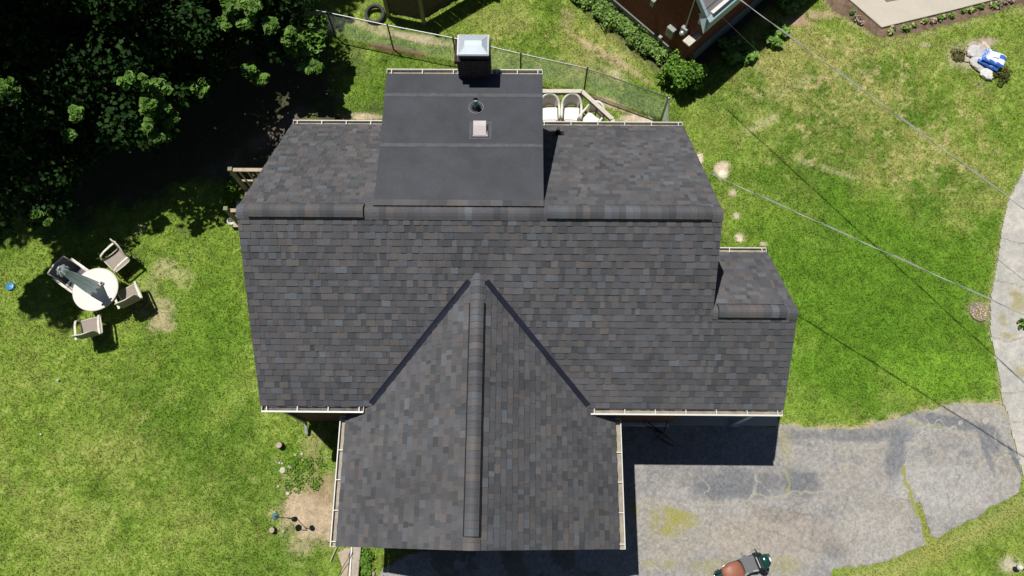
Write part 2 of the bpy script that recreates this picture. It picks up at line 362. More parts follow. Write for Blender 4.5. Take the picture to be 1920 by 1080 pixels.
def raw_mesh(name, co, q, cc, m, smooth=False):
    k = q.shape[1]; me = bpy.data.meshes.new(name); me.vertices.add(len(co)); me.vertices.foreach_set('co', co.ravel().astype(np.float32))
    me.loops.add(q.size); me.loops.foreach_set('vertex_index', q.ravel().astype(np.int32)); me.polygons.add(len(q))
    me.polygons.foreach_set('loop_start', np.arange(0, q.size, k, dtype=np.int32)); me.polygons.foreach_set('loop_total', np.full(len(q), k, np.int32))
    me.materials.append(m)
    a = me.color_attributes.new('Col', 'FLOAT_COLOR', 'POINT'); a.data.foreach_set('color', np.concatenate([cc, np.ones((len(cc),1))], 1).ravel().astype(np.float32))
    me.update(calc_edges=True)
    if smooth: me.polygons.foreach_set('use_smooth', np.ones(len(q), bool))
    return link_mesh(name, me)
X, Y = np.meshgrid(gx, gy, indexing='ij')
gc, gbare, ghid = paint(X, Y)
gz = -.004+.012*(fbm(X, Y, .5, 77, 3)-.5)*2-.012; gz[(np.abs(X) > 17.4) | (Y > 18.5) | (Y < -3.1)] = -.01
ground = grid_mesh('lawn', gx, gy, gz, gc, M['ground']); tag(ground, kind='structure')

# asphalt driveway
def patch(name, poly, cell, z, m, colf, jit=.06):
    P = np.array(poly); x0, y0 = P.min(0)-.2; x1, y1 = P.max(0)+.2
    ax = np.arange(x0, x1, cell); ay = np.arange(y0, y1, cell); X, Y = np.meshgrid(ax, ay, indexing='ij')
    cx = X[:-1,:-1]+cell/2; cy = Y[:-1,:-1]+cell/2
    k = inpoly(cx+jit*(fbm(cx, cy, .35, 301, 4)-.5)*2, cy+jit*(fbm(cx, cy, .35, 311, 4)-.5)*2, poly)
    o = grid_mesh(name, ax, ay, np.full(X.shape, z), colf(X, Y), m, k); return tag(o, kind='structure')
def asph_col(x, y):
    big = fbm(x, y, 1.9, 200); mid = fbm(x, y, .6, 210); fine = fbm(x, y, .2, 220, 3); tiny = fbm(x, y, .09, 230, 2)
    c = np.ones(x.shape+(3,))*np.array([.322,.309,.292])
    c = mixc(c, [.33,.30,.255], sstep(.45, .62, mid)*.5)
    c = mixc(c, [.19,.192,.20], sstep(.50, .66, big*.5+fine*.5)*.6)
    def dk(px, py, rx, ry, s, a=1., col=(.155,.165,.185), rot=0, soft=.4):
        nonlocal c; c = mixc(c, np.array(col), np.clip(blob(x, y, px, py, rx, ry, s, soft, rot), 0, 1)*a)
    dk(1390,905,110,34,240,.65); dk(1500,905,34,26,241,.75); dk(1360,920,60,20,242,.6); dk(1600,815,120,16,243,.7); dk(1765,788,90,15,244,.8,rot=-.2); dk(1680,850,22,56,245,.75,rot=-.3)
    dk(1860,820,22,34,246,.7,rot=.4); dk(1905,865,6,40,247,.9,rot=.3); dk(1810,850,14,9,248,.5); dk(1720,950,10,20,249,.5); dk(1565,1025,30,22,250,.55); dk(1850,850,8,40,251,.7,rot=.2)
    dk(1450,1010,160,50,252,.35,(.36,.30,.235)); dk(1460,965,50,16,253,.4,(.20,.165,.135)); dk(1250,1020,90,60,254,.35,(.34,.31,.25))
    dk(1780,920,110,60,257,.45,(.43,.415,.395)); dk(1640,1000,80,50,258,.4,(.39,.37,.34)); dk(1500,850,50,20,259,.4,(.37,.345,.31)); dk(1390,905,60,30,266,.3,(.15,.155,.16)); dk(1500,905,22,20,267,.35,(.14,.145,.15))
    c = c*(.88+.24*fine)[..., None]*(.80+.40*vnoise(x, y, .05, 233))[..., None]
    # cracks: thin network along ridged noise, some filled with weeds
    r1 = np.abs(fbm(x, y, .75, 260, 3)-.5); zone = np.clip(blob(x, y, 1400, 920, 130, 45, 261, .6)+blob(x, y, 1690, 840, 45, 70, 262, .6)+blob(x, y, 1780, 800, 110, 30, 263, .6)+blob(x, y, 1880, 850, 30, 60, 264, .6), 0, 1)
    c = mixc(c, [.44,.43,.36], np.clip(1.2-r1/.010, 0, 1)*zone*.85)
    r2 = np.abs(fbm(x+9, y, 1.3, 280, 4)-.5); c = mixc(c, [.13,.13,.135], np.clip(1.1-r2/.006, 0, 1)*.55*sstep(2.5, 5, x))
    for line, wd, col in (([(1692,880),(1700,905),(1712,935),(1722,965),(1735,1000)], .06, (.27,.28,.07)), ([(1475,885),(1479,905),(1482,925)], .035, (.33,.33,.12)),
                     ([(1300,950),(1345,945),(1395,940),(1415,932),(1475,928),(1530,925),(1580,925)], .03, (.35,.33,.275)), ([(1415,880),(1418,905),(1416,930)], .03, (.35,.33,.27)), ([(1700,795),(1735,800),(1770,805)], .03, (.27,.29,.12))):
        d = segdist(x+.16*(mid-.5)*2+.10*(fine-.5)*2, y+.16*(fbm(x, y, .5, 290, 4)-.5)*2, W(line)); c = mixc(c, np.array(col), np.clip(1.25-d/(wd*(.4+1.2*fine)), 0, 1)*np.clip(.5+fine, 0, 1))
    for px, py, rx, ry, s, a in ((1250,978,38,28,270,.8),(1262,965,26,12,271,.6),(1187,955,9,18,272,.95),(1186,990,6,9,273,.9),(1290,975,30,14,274,.55),(1335,1065,50,18,275,.4),(1240,1058,40,9,276,.5),(1465,1060,40,18,277,.4),(1475,830,12,40,278,.35)):
        t = blob(x, y, px, py, rx, ry, s, .5)*sstep(.25, .62, fine*.5+tiny*.5); c = mixc(c, np.array([.30,.28,.08]), np.clip(t*a*1.1, 0, 1))
    t = sstep(.35, 0, segdist(x, y, ASPH[:12]))*sstep(.45, .6, fine); c = mixc(c, np.array([.40,.34,.2]), t*.35)
    t = (x < 2.2)*sstep(.5, .6, mid); c = mixc(c, np.array([.08,.10,.04]), t*.5)
    return np.clip(c, .02, .8)
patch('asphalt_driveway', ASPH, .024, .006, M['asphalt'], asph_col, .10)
def walk_col(x, y):
    mid = fbm(x, y, .7, 400); fine = fbm(x, y, .22, 410, 3); tiny = fbm(x, y, .1, 420, 2)
    c = np.ones(x.shape+(3,))*np.array([.42,.405,.37]); c = mixc(c, [.50,.47,.42], sstep(.45,.6,mid)*.8); c = mixc(c, [.33,.33,.32], sstep(.5,.68,fine)*.5)
    for line in ([(1876,448),(1930,460)], [(1864,526),(1930,540)], [(1856,632),(1890,640),(1930,634)], [(1872,738),(1930,736)], [(1885,792),(1930,794)]):
        d = segdist(x+.04*(mid-.5)*3, y+.04*(fine-.5)*3, W(line)); c = mixc(c, np.array([.25,.22,.15]), np.clip(1.2-d/.022, 0, 1)*.8)
    for px, py, rx, ry, s in ((1905,560,18,34,430),(1885,628,16,7,431),(1910,632,20,7,432),(1915,690,12,18,433),(1880,600,10,20,434),(1895,800,8,20,435)):
        t = blob(x, y, px, py, rx, ry, s, .6)*sstep(.35,.6,fine); c = mixc(c, np.array([.32,.29,.14]), np.clip(t, 0, 1)*.8)
    return np.clip(c*(.86+.28*tiny)[..., None], .02, .85)
patch('sidewalk', WALK, .04, .012, M['walk'], walk_col, .04)
pm = MB(); pm.prism(W([(1575,-12),(1600,8),(1652,53),(1780,22),(1960,-24),(1900,-60),(1700,-70)], 0), -.02, .05)
tag(pm.build('concrete_path', M['conc'], bevel=.008), kind='structure')
pl = MB(); a = at(1706,0,.05); pl.prism([tuple(at(*p, .05))[:2] for p in ((1640,-20),(1662,4),(1700,-3),(1720,-22))], .02, .056)
tag(pl.build('soil_bed', mat('bed_soil', (.22,.15,.11), .95, var=.3, vscale=10)), kind='structure')

# ------------------------------------------------------------------ grass blades
def grass():
    N = 520000; x = rng.uniform(-16.8, 16.6, N); y = rng.uniform(-1.7, 17.2, N)
    c, bare, hid = paint(x, y)
    clump = fbm(x, y, .16, 88, 3)
    k = (~hid) & (rng.random(N) > bare*1.15) & (rng.random(N) < .35+1.1*clump)
    # nothing grows where the photograph cannot see below the houses and outside the frame
    k &= ~((x > 5.2) & (y > 14.1) & (x-5.2+14.1 > y-1.6) & (y-14.1 > x-5.2-.2) & (x > 99))
    x, y, c = x[k], y[k], c[k]; n = len(x)
    h = rng.uniform(.025, .06, n)*(1+.5*(clump[k]-.4)); wd = rng.uniform(.006, .013, n); a = rng.uniform(0, 2*np.pi, n); lean = rng.uniform(.3, 1.5, n)*h
    b = a+rng.uniform(-1, 1, n)+np.pi/2
    p = np.zeros((n, 3, 3)); p[:,0] = np.stack([x-np.cos(b)*wd, y-np.sin(b)*wd, np.full(n, -.012)], -1); p[:,1] = np.stack([x+np.cos(b)*wd, y+np.sin(b)*wd, np.full(n, -.012)], -1)
    p[:,2] = np.stack([x+np.cos(a)*lean, y+np.sin(a)*lean, h], -1)
    v = rng.uniform(.7, 1.75, n)[:, None]; hue = rng.uniform(.85, 1.2, n)
    c = c*v*1.15; c[:,0] *= hue
    cc = np.repeat(np.clip(c, 0, .9), 3, 0)
    return raw_mesh('grass', p.reshape(-1, 3), np.arange(3*n).reshape(n, 3), cc, M['grass'])
g = grass(); tag(g, 'short patchy lawn grass, bright green with straw coloured spots', 'grass', kind='stuff')

# ------------------------------------------------------------------ the house
XL, XR, XW = -5.6, 4.06, 5.81
YF, HD, ZE, SL = 2.557, 3.469, 3.40, .7733
YR, YB = YF+HD, YF+2*HD; ZR = ZE+SL*HD
HW = 1.8166
XG, YG, GH, RZ, SG = -.812, -.358, 3.011, 1.896, .798
ZG = ZE+RZ; ZGE = ZG-SG*GH; YGN = YF+RZ/SL
HG = 'roof parts'
house = thing('house', 'two storey brick house with dark shingle roof, black flat dormer and white gutters', 'house', (0,0,0))
PAL = [(.094,.090,.094),(.088,.086,.092),(.104,.096,.095),(.112,.099,.092),(.080,.081,.086),(.070,.073,.079),(.096,.103,.114),(.106,.113,.124),(.089,.093,.100),(.106,.097,.098),(.084,.080,.083)]
PW = [5,5,4,3.2,4,3,1.6,1.0,3,3,4]
def pick(): 
    c = random.choices(PAL, PW)[0]; k = random.uniform(.92, 1.08); m_ = sum(c)/3; v = ((m_-.093)*1.25+.093)*k*1.10; return (v*(c[0]/m_*.8+.2)*1.0, v*(c[1]/m_*.8+.2)*1.01, v*(c[2]/m_*.8+.2)*1.05)
def shingles(mb, O, U, V, ul, vl, e=.146, vtop=None, clip=None):
    """laminated shingles: courses of narrow tabs, the raised ones throwing a thin shadow line"""
    O = Vector(O); U = Vector(U).normalized(); V = Vector(V).normalized(); Nn = U.cross(V)
    if Nn.z < 0: Nn = -Nn
    nk = int(math.ceil(vl/e))
    for k in range(nk):
        v0 = k*e; v1 = min(vl, (k+1)*e+.02); u = -random.uniform(0, .15); raised = random.random() < .5
        while u < ul:
            wdt = random.choice((.10,.13,.15,.17,.20,.24)) if raised else random.choice((.07,.10,.12,.15,.19)); wdt *= random.uniform(.9, 1.1)
            a = max(u, 0); b = min(u+wdt, ul)
            if b > a+1e-4:
                if clip is None or clip((a+b)/2, v0, v1):
                    col = pick()
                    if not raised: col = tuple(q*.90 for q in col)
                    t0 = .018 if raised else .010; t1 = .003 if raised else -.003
                    P = lambda uu, vv, tt: O+U*uu+V*vv+Nn*tt
                    mb.add([P(a,v0,t0),P(b,v0,t0),P(b,v1,t1),P(a,v1,t1),P(a,v0,-.012),P(b,v0,-.012),P(a,v1,-.012),P(b,v1,-.012)],
                           [(0,1,2,3),(4,5,1,0),(4,0,3,6),(5,7,2,1)], col)
                    
            u += wdt; raised = not raised if random.random() < .85 else raised
ds = math.hypot(1, SL)
def slab(mb, pts, th=.1, col=(.03,.03,.03)):
    n = len(pts); lo = [Vector(p)-Vector((0,0,th)) for p in pts]; up = [Vector(p)-Vector((0,0,.012)) for p in pts]
    mb.add(up+lo, [tuple(range(n)), tuple(range(n,2*n))[::-1]]+[(i,i+n,(i+1) % n+n,(i+1) % n) for i in range(n)], col)
# main roof: south slope runs on over the east wing, north slope over the main block
Y0W = YF; YRW = YF+HW; ZRW = ZE+SL*HW; YBW = YF+2*HW
mb = MB()
def clipS(u, v0, v1): # east of XR the slope stops at the wing ridge
    return True
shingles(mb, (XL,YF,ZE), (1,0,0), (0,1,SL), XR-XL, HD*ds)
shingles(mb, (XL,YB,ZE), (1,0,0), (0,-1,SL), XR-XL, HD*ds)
slab(mb, [(XL,YF,ZE),(XR,YF,ZE),(XR,YR,ZR),(XL,YR,ZR)]); slab(mb, [(XR,YB,ZE),(XL,YB,ZE),(XL,YR,ZR),(XR,YR,ZR)])
roof = mb.build('shingle_roof', M['shingle'], house); roof['label'] = 'wide dark grey main shingle roof sloping both ways from the ridge'
mb = MB()
shingles(mb, (XR,YF,ZE), (1,0,0), (0,1,SL), XW-XR, HW*ds)
shingles(mb, (XR-.02,YBW,ZE), (1,0,0), (0,-1,SL), XW-XR+.02, HW*ds)
slab(mb, [(XR,YF,ZE),(XW,YF,ZE),(XW,YRW,ZRW),(XR,YRW,ZRW)]); slab(mb, [(XW,YBW,ZE),(XR,YBW,ZE),(XR,YRW,ZRW),(XW,YRW,ZRW)])
wing = mb.build('shingle_roof', M['shingle'], house); wing['label'] = 'small lower shingle roof of the side wing'
mb = MB(); dg = math.hypot(1, SG)
YN = YGN+.05
shingles(mb, (XG-GH,YG,ZGE), (0,1,0), (1,0,SG), YN-YG, GH*dg)
shingles(mb, (XG+GH,YG,ZGE), (0,1,0), (-1,0,SG), YN-YG, GH*dg)
slab(mb, [(XG-GH,YN,ZGE),(XG-GH,YG,ZGE),(XG,YG,ZG),(XG,YN,ZG)]); slab(mb, [(XG+GH,YG,ZGE),(XG+GH,YN,ZGE),(XG,YN,ZG),(XG,YG,ZG)])
# trim what would lie under the main slope (its own course lines end in the valley)
me_roof = mb
def build_clipped(mb, name, m, parent, planes):
    o = mb.build(name, m, parent); bm = bmesh.new(); bm.from_mesh(o.data)
    for co, no in planes:
        bmesh.ops.bisect_plane(bm, geom=bm.verts[:]+bm.edges[:]+bm.faces[:], plane_co=co, plane_no=no, clear_outer=True)
    bm.to_mesh(o.data); bm.free(); return o
nS = Vector((0,-SL,1)).normalized()
# keep the gable only above the main south plane (plane normal points down into the attic), but south of the eave keep everything: two builds joined in one mesh by a bent clip
o = mb.build('shingle_roof', M['shingle'], house); bm = bmesh.new(); bm.from_mesh(o.data)
bmesh.ops.bisect_plane(bm, geom=bm.verts[:]+bm.edges[:]+bm.faces[:], plane_co=(0,YF+.12,0), plane_no=(0,1,0))
fs = [f for f in bm.faces if f.calc_center_median().y > YF+.12]
vs = list({v for f in fs for v in f.verts}); es = list({e for f in fs for e in f.edges})
res = bmesh.ops.bisect_plane(bm, geom=vs+es+fs, plane_co=(0,YF,ZE-.03), plane_no=nS)
dead = [f for f in bm.faces if f.calc_center_median().y > YF+.12 and nS.dot(f.calc_center_median()-Vector((0,YF,ZE-.03))) < 0]
bmesh.ops.delete(bm, geom=dead, context='FACES'); bm.to_mesh(o.data); bm.free()
gable_roof = o; o['label'] = 'front gable shingle roof with courses running up to its long ridge'

# ridge caps (cap shingles bent over the ridge) and raised ridge vents
def caps(parent, p0, p1, s, half=.155, lift=.02, e=.14, name='ridge_cap', sides=True, thick=.012):
    p0 = Vector(p0); p1 = Vector(p1); d = (p1-p0); L = d.length; d /= L; x = Vector((-d.y, d.x, 0)); mb = MB(); n = int(L/e)
    sl = s; prof = [(-half, -half*sl), (-half*.62, -half*.50*sl), (-half*.3, -half*.19*sl), (0, -half*.10*sl), (half*.3, -half*.19*sl), (half*.62, -half*.50*sl), (half, -half*sl)]
    for i in range(n):
        a = p0+d*(i*L/n); b = p0+d*((i+1)*L/n+.004); c = pick(); c = tuple(q*1.06 for q in c)
        for t, (pt, z) in (((0, None, ), (a, 0)),) if False else ():
            pass
        va = [a+x*w_+Vector((0,0,z+lift+thick)) for w_, z in prof]; vb = [b+x*w_+Vector((0,0,z+lift)) for w_, z in prof]
        la = [a+x*w_+Vector((0,0,z+lift-.006)) for w_, z in prof]; lb = [b+x*w_+Vector((0,0,z+lift-.006)) for w_, z in prof]
        m = len(prof)
        mb.add(va+vb+la+lb, [(j,j+1,m+j+1,m+j) for j in range(m-1)]+[(2*m+j,2*m+j+1,j+1,j) for j in range(m-1)]+[(0,m,3*m,2*m),(m-1,3*m-1,4*m-1,2*m-1)], c)
    o = mb.build(name, M['shingle'], parent); return o
def vent(parent, p0, p1, s, half=.155, fl=(.035,.035)):
    p0 = Vector(p0); p1 = Vector(p1); d = (p1-p0).normalized(); x = Vector((d.y, -d.x, 0)); mb = MB()
    v = []
    for p in (p0, p1):
        for w_, z in ((-half-fl[0], -(half+fl[0])*s-.02), (-half-fl[0]*.7, -(half+fl[0])*s+.05), (0, .03), (half+fl[1]*.7, -(half+fl[1])*s+.05), (half+fl[1], -(half+fl[1])*s-.02)): v.append(p+x*w_+Vector((0,0,z)))
    mb.add(v, [(0,1,6,5),(1,2,7,6),(2,3,8,7),(3,4,9,8),(0,4,3,2,1),(5,6,7,8,9)])
    o = mb.build('ridge_vent', M['black'], parent)
    caps(o, p0+Vector((0,0,.048)), p1+Vector((0,0,.048)), s, half-.004, name='cap_shingle'); return o
def onridge(px, p0, p1):
    p0 = Vector(p0); p1 = Vector(p1)
    lo, hi = 0, 1
    key = lambda t: px_of(p0.lerp(p1, t))
    return key
def px_of(p):
    q = (np.array(p)-CP) @ RM; return 960+FPX*q[0]/-q[2], 540-FPX*q[1]/-q[2]
def ridge_x(px): # x on the main ridge seen at px
    return hit(px, 395, (0,YR,ZR), (0,1,0)).x
def rx_at(px, yy, zz):
    lo, hi = -8, 8
    for _ in range(40):
        m_ = (lo+hi)/2
        if px_of((m_, yy, zz))[0] < px: lo = m_
        else: hi = m_
    return lo
xa, xb, xc, xd = rx_at(466,YR,ZR), rx_at(681,YR,ZR), rx_at(1026,YR,ZR), rx_at(1334,YR,ZR)
caps(roof, (XL,YR,ZR), (XR,YR,ZR), SL, half=.165)
vent(roof, (xa,YR,ZR+.015), (xb,YR,ZR+.015), SL, .15, (.038,.012)); vent(roof, (xc,YR,ZR+.015), (xd,YR,ZR+.015), SL, .15, (.038,.012))
xa, xb = rx_at(1347,YRW,ZRW), rx_at(1474,YRW,ZRW)
caps(wing, (XR-.01,YRW,ZRW), (XW,YRW,ZRW), SL, half=.16); vent(wing, (xa,YRW,ZRW+.015), (xb,YRW,ZRW+.015), SL, .145, (.038,.012))
def ry_at(py, xx, zz):
    lo, hi = -3, 12
    for _ in range(40):
        m_ = (lo+hi)/2
        if px_of((xx, m_, zz))[1] > py: lo = m_
        else: hi = m_
    return lo
caps(gable_roof, (XG,YG,ZG), (XG,YGN-.02,ZG), SG, half=.155); vent(gable_roof, (XG,ry_at(1006,XG,ZG),ZG+.015), (XG,ry_at(566,XG,ZG),ZG+.015), SG, .14, (.03,.03))
# valley flashing: a bent metal strip with a raised rib on either side of the gable
for sgn in (-1, 1):
    top = Vector((XG+sgn*.16, YF+(RZ-.16*SG)/SL, ZG-.16*SG)); bot = Vector((XG+sgn*RZ/SG, YF, ZE)).lerp(top, .015)
    d = (bot-top).normalized(); nG = Vector((sgn*SG,0,1)).normalized()
    a1 = d.cross(nS).normalized(); a1 = a1 if a1.x*sgn > 0 else -a1   # away along main slope
    a2 = d.cross(nG).normalized(); a2 = a2 if a2.x*sgn < 0 else -a2   # away along gable slope
    mb = MB(); up = Vector((0,0,.030)); w1 = .072; w2 = .04
    mb.add([top+up,bot+up,bot+a1*w1+up,top+a1*w1+up],[(0,1,2,3)]); mb.add([top+up,bot+up,bot+a2*w2+up,top+a2*w2+up],[(0,1,2,3)])
    for off, a_ in ((.0,a1),(w1,a1),(w2,a2)):
        mb.bar(top+a_*off+up, bot+a_*off+up, .012, .018)
    mb.build('valley_flashing', M['flash'], gable_roof)

# dormer: flat black membrane roof
DX0, DX1, DYT, DYB, DZT, DZB = -2.90, .515, 6.26, 9.50, 5.93, 5.58
nD = Vector((0, (DZT-DZB), DYB-DYT)).normalized(); 
def dz(y): return DZT+(DZB-DZT)*(y-DYT)/(DYB-DYT)
mb = MB(); yy0 = YR+.13
mb.add([(DX0,yy0,dz(yy0)-.005),(DX1,yy0,dz(yy0)-.005),(DX1,DYB,DZB),(DX0,DYB,DZB),(DX0,yy0,dz(yy0)-.12),(DX1,yy0,dz(yy0)-.12),(DX1,DYB,DZB-.12),(DX0,DYB,DZB-.12)],
       [(0,1,2,3),(4,5,1,0),(5,6,2,1),(6,7,3,2),(7,4,0,3),(7,6,5,4)])
mem = mb.build('membrane_roof', M['membrane'], house); mem['label'] = 'flat black rubber roof of the rear dormer'
def don(px, py, lift=0): p = hit(px, py, (0,DYT,DZT), nD); return p+nD*lift
for py in (178.5, 272.5):
    mb = MB(); y = don(875, py).y
    for k in range(6):
        xa = DX0+.01+(DX1-DX0-.02)*k/6; xb = DX0+.01+(DX1-DX0-.02)*(k+1)/6
        mb.add([(xa,y-.045,dz(y-.045)+.004),(xb,y-.045,dz(y-.045)+.004),(xb,y+.045,dz(y+.045)+.004),(xa,y+.045,dz(y+.045)+.004)],[(0,1,2,3)])
    mb.build('seam', M['seam'], mem)
mb = MB(); a = don(705,377); mb.add([(DX0+.01,a.y-.03,dz(a.y-.03)+.004),(DX1-.02,a.y-.03,dz(a.y-.03)+.004),(DX1-.02,a.y,dz(a.y)+.004),(DX0+.01,a.y,dz(a.y)+.004)],[(0,1,2,3)])
mb.build('seam', M['seam'], mem)
# shingle strip lapping from the ridge on to the membrane
mb = MB(); x = DX0
while x < DX1:
    wd_ = random.uniform(.12,.24); x2 = min(x+wd_, DX1); mb.add([(x,YR+.10,ZR+.012),(x2,YR+.10,ZR+.012),(x2,YR+.30,dz(YR+.30)+.014),(x,YR+.30,dz(YR+.30)+.014),(x,YR+.30,dz(YR+.30)),(x2,YR+.30,dz(YR+.30))],[(0,1,2,3),(3,2,5,4)], pick()); x = x2
mb.build('lap_shingles', M['shingle'], mem)
# dormer walls
mb = MB()
def zmain(y): return ZR-SL*abs(y-YR)
for x0, x1 in ((DX0+.04, DX0+.14), (DX1-.11, DX1-.01)):
    pts = [(YR+.15, dz(YR+.15)-.1), (DYB-.06, DZB-.1), (DYB-.06, ZE-.1), (YR+.15, zmain(YR+.15)-.2)]
    mb.add([(x0,y,z) for y,z in pts]+[(x1,y,z) for y,z in pts], [(3,2,1,0),(4,5,6,7),(0,1,5,4),(1,2,6,5),(2,3,7,6),(3,0,4,7)])
mb.box(((DX0+DX1)/2, DYB-.09, (DZB+ZE)/2-.1), (DX1-DX0-.16, .06, DZB-ZE-.05))
mb.build('dormer_wall', M['siding'], house)
# pipe with ring, box vent
c = don(893,202); mb = MB(); mb.tube([c-nD*.02, c+Vector((0,0,.30))], .045, 14); mb.lathe([(.055,0),(.045,.0)], 14, tuple(c+Vector((0,0,.3))))
pv = mb.build('vent_pipe', M['teal'], mem, smooth=False)
mb = MB(); mb.lathe([(.10,.0),(.075,.05),(.05,.09)], 18, tuple(c)); mb.build('pipe_boot', M['black'], pv)
mb = MB(); Mt = Matrix.Rotation(-math.atan2(DZT-DZB, DYB-DYT), 4, 'X'); mb.torus(tuple(c+nD*.004), .155, .013, 32, 6, Mt.to_3x3().to_4x4()); mb.build('sealant_ring', mat('pale_sealant', (.17,.17,.18), .8), pv)
c = don(901,245); mb = MB(); mb.M = Matrix.Translation(c+nD*.002) @ Mt
mb.add([(-.235,-.23,.005),(.235,-.23,.005),(.235,.23,.005),(-.235,.23,.005)],[(0,1,2,3)]); pt = mb.build('vent_flashing', M['seam'], mem)
mb = MB(); mb.M = Matrix.Translation(c+nD*.002) @ Mt; mb.add([(-.185,-.18,.009),(.185,-.18,.009),(.185,.18,.009),(-.185,.18,.009)],[(0,1,2,3)]); mb.build('flashing_pad', M['membrane'], pt)
mb = MB(); mb.M = Matrix.Translation(c) @ Mt
mb.add([(-.15,-.16,.01),(.14,-.16,.01),(.14,.17,.01),(-.15,.17,.01),(-.15,-.15,.05),(.12,-.15,.05),(.12,.16,.13),(-.15,.16,.13),(-.15,.02,.15),(.12,.02,.15)],
       [(0,1,5,4),(4,5,9,8),(8,9,6,7),(1,2,6,9,5),(0,4,8,7,3),(2,3,7,6)])
mb.box((0,-.155,.02),(.32,.02,.03)); mb.box((.135,0,.02),(.02,.32,.03))
mb.build('box_vent', M['cap'], mem)
# black plumbing pipe on the east part of the rear slope
nN = Vector((0,SL,1)).normalized(); c = hit(1046, 251, (0,YB,ZE), nN); mb = MB(); mb.tube([c, c+Vector((0,0,.26))], .043, 14)
p = mb.build('vent_pipe', M['black'], roof); p['label'] = 'short black plumbing pipe on the rear slope'
mb = MB(); mb.lathe([(.11,-.02),(.08,.06),(.05,.10)], 18, tuple(c)); Mn = Matrix.Rotation(-math.atan(SL),4,'X'); mb.M = Matrix.Translation(c) @ Mn; mb.box((0,0,.012),(.3,.26,.01)); mb.build('pipe_boot', M['black'], p)

# chimney
cx0, cx1, cy0, cy1 = -1.31, -.615, 9.38, 9.88
mb = MB(); mb.box(((cx0+cx1)/2,(cy0+cy1)/2,3.06),(cx1-cx0,cy1-cy0,6.16)); mb.box(((cx0+cx1)/2-.02,(cy0+cy1)/2,6.20),(cx1-cx0+.06,cy1-cy0+.05,.10))
chim = mb.build('chimney', M['chim'], house); chim['label'] = 'dark brick chimney standing behind the dormer'
mb = MB(); mb.box(((cx0+cx1)/2+.02,(cy0+cy1)/2-.01,6.36),(cx1-cx0-.06,cy1-cy0-.08,.24)); mb.build('cap_skirt', M['siding'], chim)
mb = MB(); X0, X1, Y0, Y1, Z0 = -1.285, -.625, 9.33, 9.83, 6.50
mb.box(((X0+X1)/2,(Y0+Y1)/2,Z0-.02),(X1-X0,Y1-Y0,.04)); i = .02; j = .13
vs = [(X0+i,Y0+i,Z0),(X1-i,Y0+i,Z0),(X1-i,Y1-i,Z0),(X0+i,Y1-i,Z0),(X0+j+.02,Y0+.19,Z0+.07),(X1-j-.02,Y0+.19,Z0+.07),(X1-j-.02,Y1-.19,Z0+.07),(X0+j+.02,Y1-.19,Z0+.07)]
mb.add(vs,[(0,1,5,4),(1,2,6,5),(2,3,7,6),(3,0,4,7),(4,5,6,7)])
mb.build('chimney_cap', M['galv'], chim)
mb = MB()
for a_, b_ in ((0,4),(1,5),(2,6),(3,7)): mb.bar(Vector(vs[a_])+Vector((0,0,.004)), Vector(vs[b_])+Vector((0,0,.004)), .008, .008)
for a_, b_ in ((0,1),(1,2),(2,3),(3,0)): mb.bar(Vector(vs[a_])+Vector((0,0,.008)), Vector(vs[b_])+Vector((0,0,.008)), .014, .016)
mb.build('cap_rib', M['white'], chim)

# walls
mb = MB(); x0, x1, y0, y1 = XL+.14, XR-.14, YF+.10, YB-.10; zr = ZR-.14; ze = ZE-.06
def pent(x0, x1): 
    q = [(y0,-.05),(y1,-.05),(y1,ze),((y0+y1)/2,zr-.05),(y0,ze)]
    return [(x0,y,z) for y,z in q]+[(x1,y,z) for y,z in q]
mb.add(pent(x0,x1), [(4,3,2,1,0),(5,6,7,8,9),(0,1,6,5),(1,2,7,6),(4,0,5,9),(2,3,8,7),(3,4,9,8)])
wall = mb.build('wall', M['brick'], house)
mb = MB(); g0, g1 = XG-GH+.20, XG+GH-.20; q = [(g0,-.05),(g1,-.05),(g1,ZGE+.0),(XG,ZG-.22),(g0,ZGE+.0)]
mb.add([(x,YG+.22,z) for x,z in q]+[(x,YF+.10,z) for x,z in q], [(0,1,2,3,4),(9,8,7,6,5),(0,5,6,1),(1,6,7,2),(4,9,5,0),(2,7,8,3),(3,8,9,4)]); mb.build('wall', M['brick'], house)
# side porch under the wing roof: recessed wall, slab, beam, column
mb = MB(); mb.box(((XR+XW)/2-.1, YF+1.2+ (YBW-YF-1.35)/2, ZE/2-.05), (XW-XR-.05, YBW-YF-1.35, ZE)); mb.build('wall', M['brick'], house)
mb = MB(); mb.box(((XR+XW)/2+.02, YF+.17, ZE-.2), (XW-XR-.2, .12, .2)); mb.build('porch_beam', M['trim'], house)
mb = MB(); mb.box((5.66, YF+.17, 1.68), (.13,.13,3.0)); mb.box((5.66, YF+.17, .12), (.22,.22,.12)); mb.build('porch_column', M['trim'], house)
mb = MB(); mb.box((5.35, YF+.78, .03), (2.9, 1.36, .10)); mb.build('porch_slab', M['conc'], house)
mb = MB(); mb.box((2.9, YF+.06, .35),(2.0,.08,.10)); mb.build('door_sill', M['white'], house)

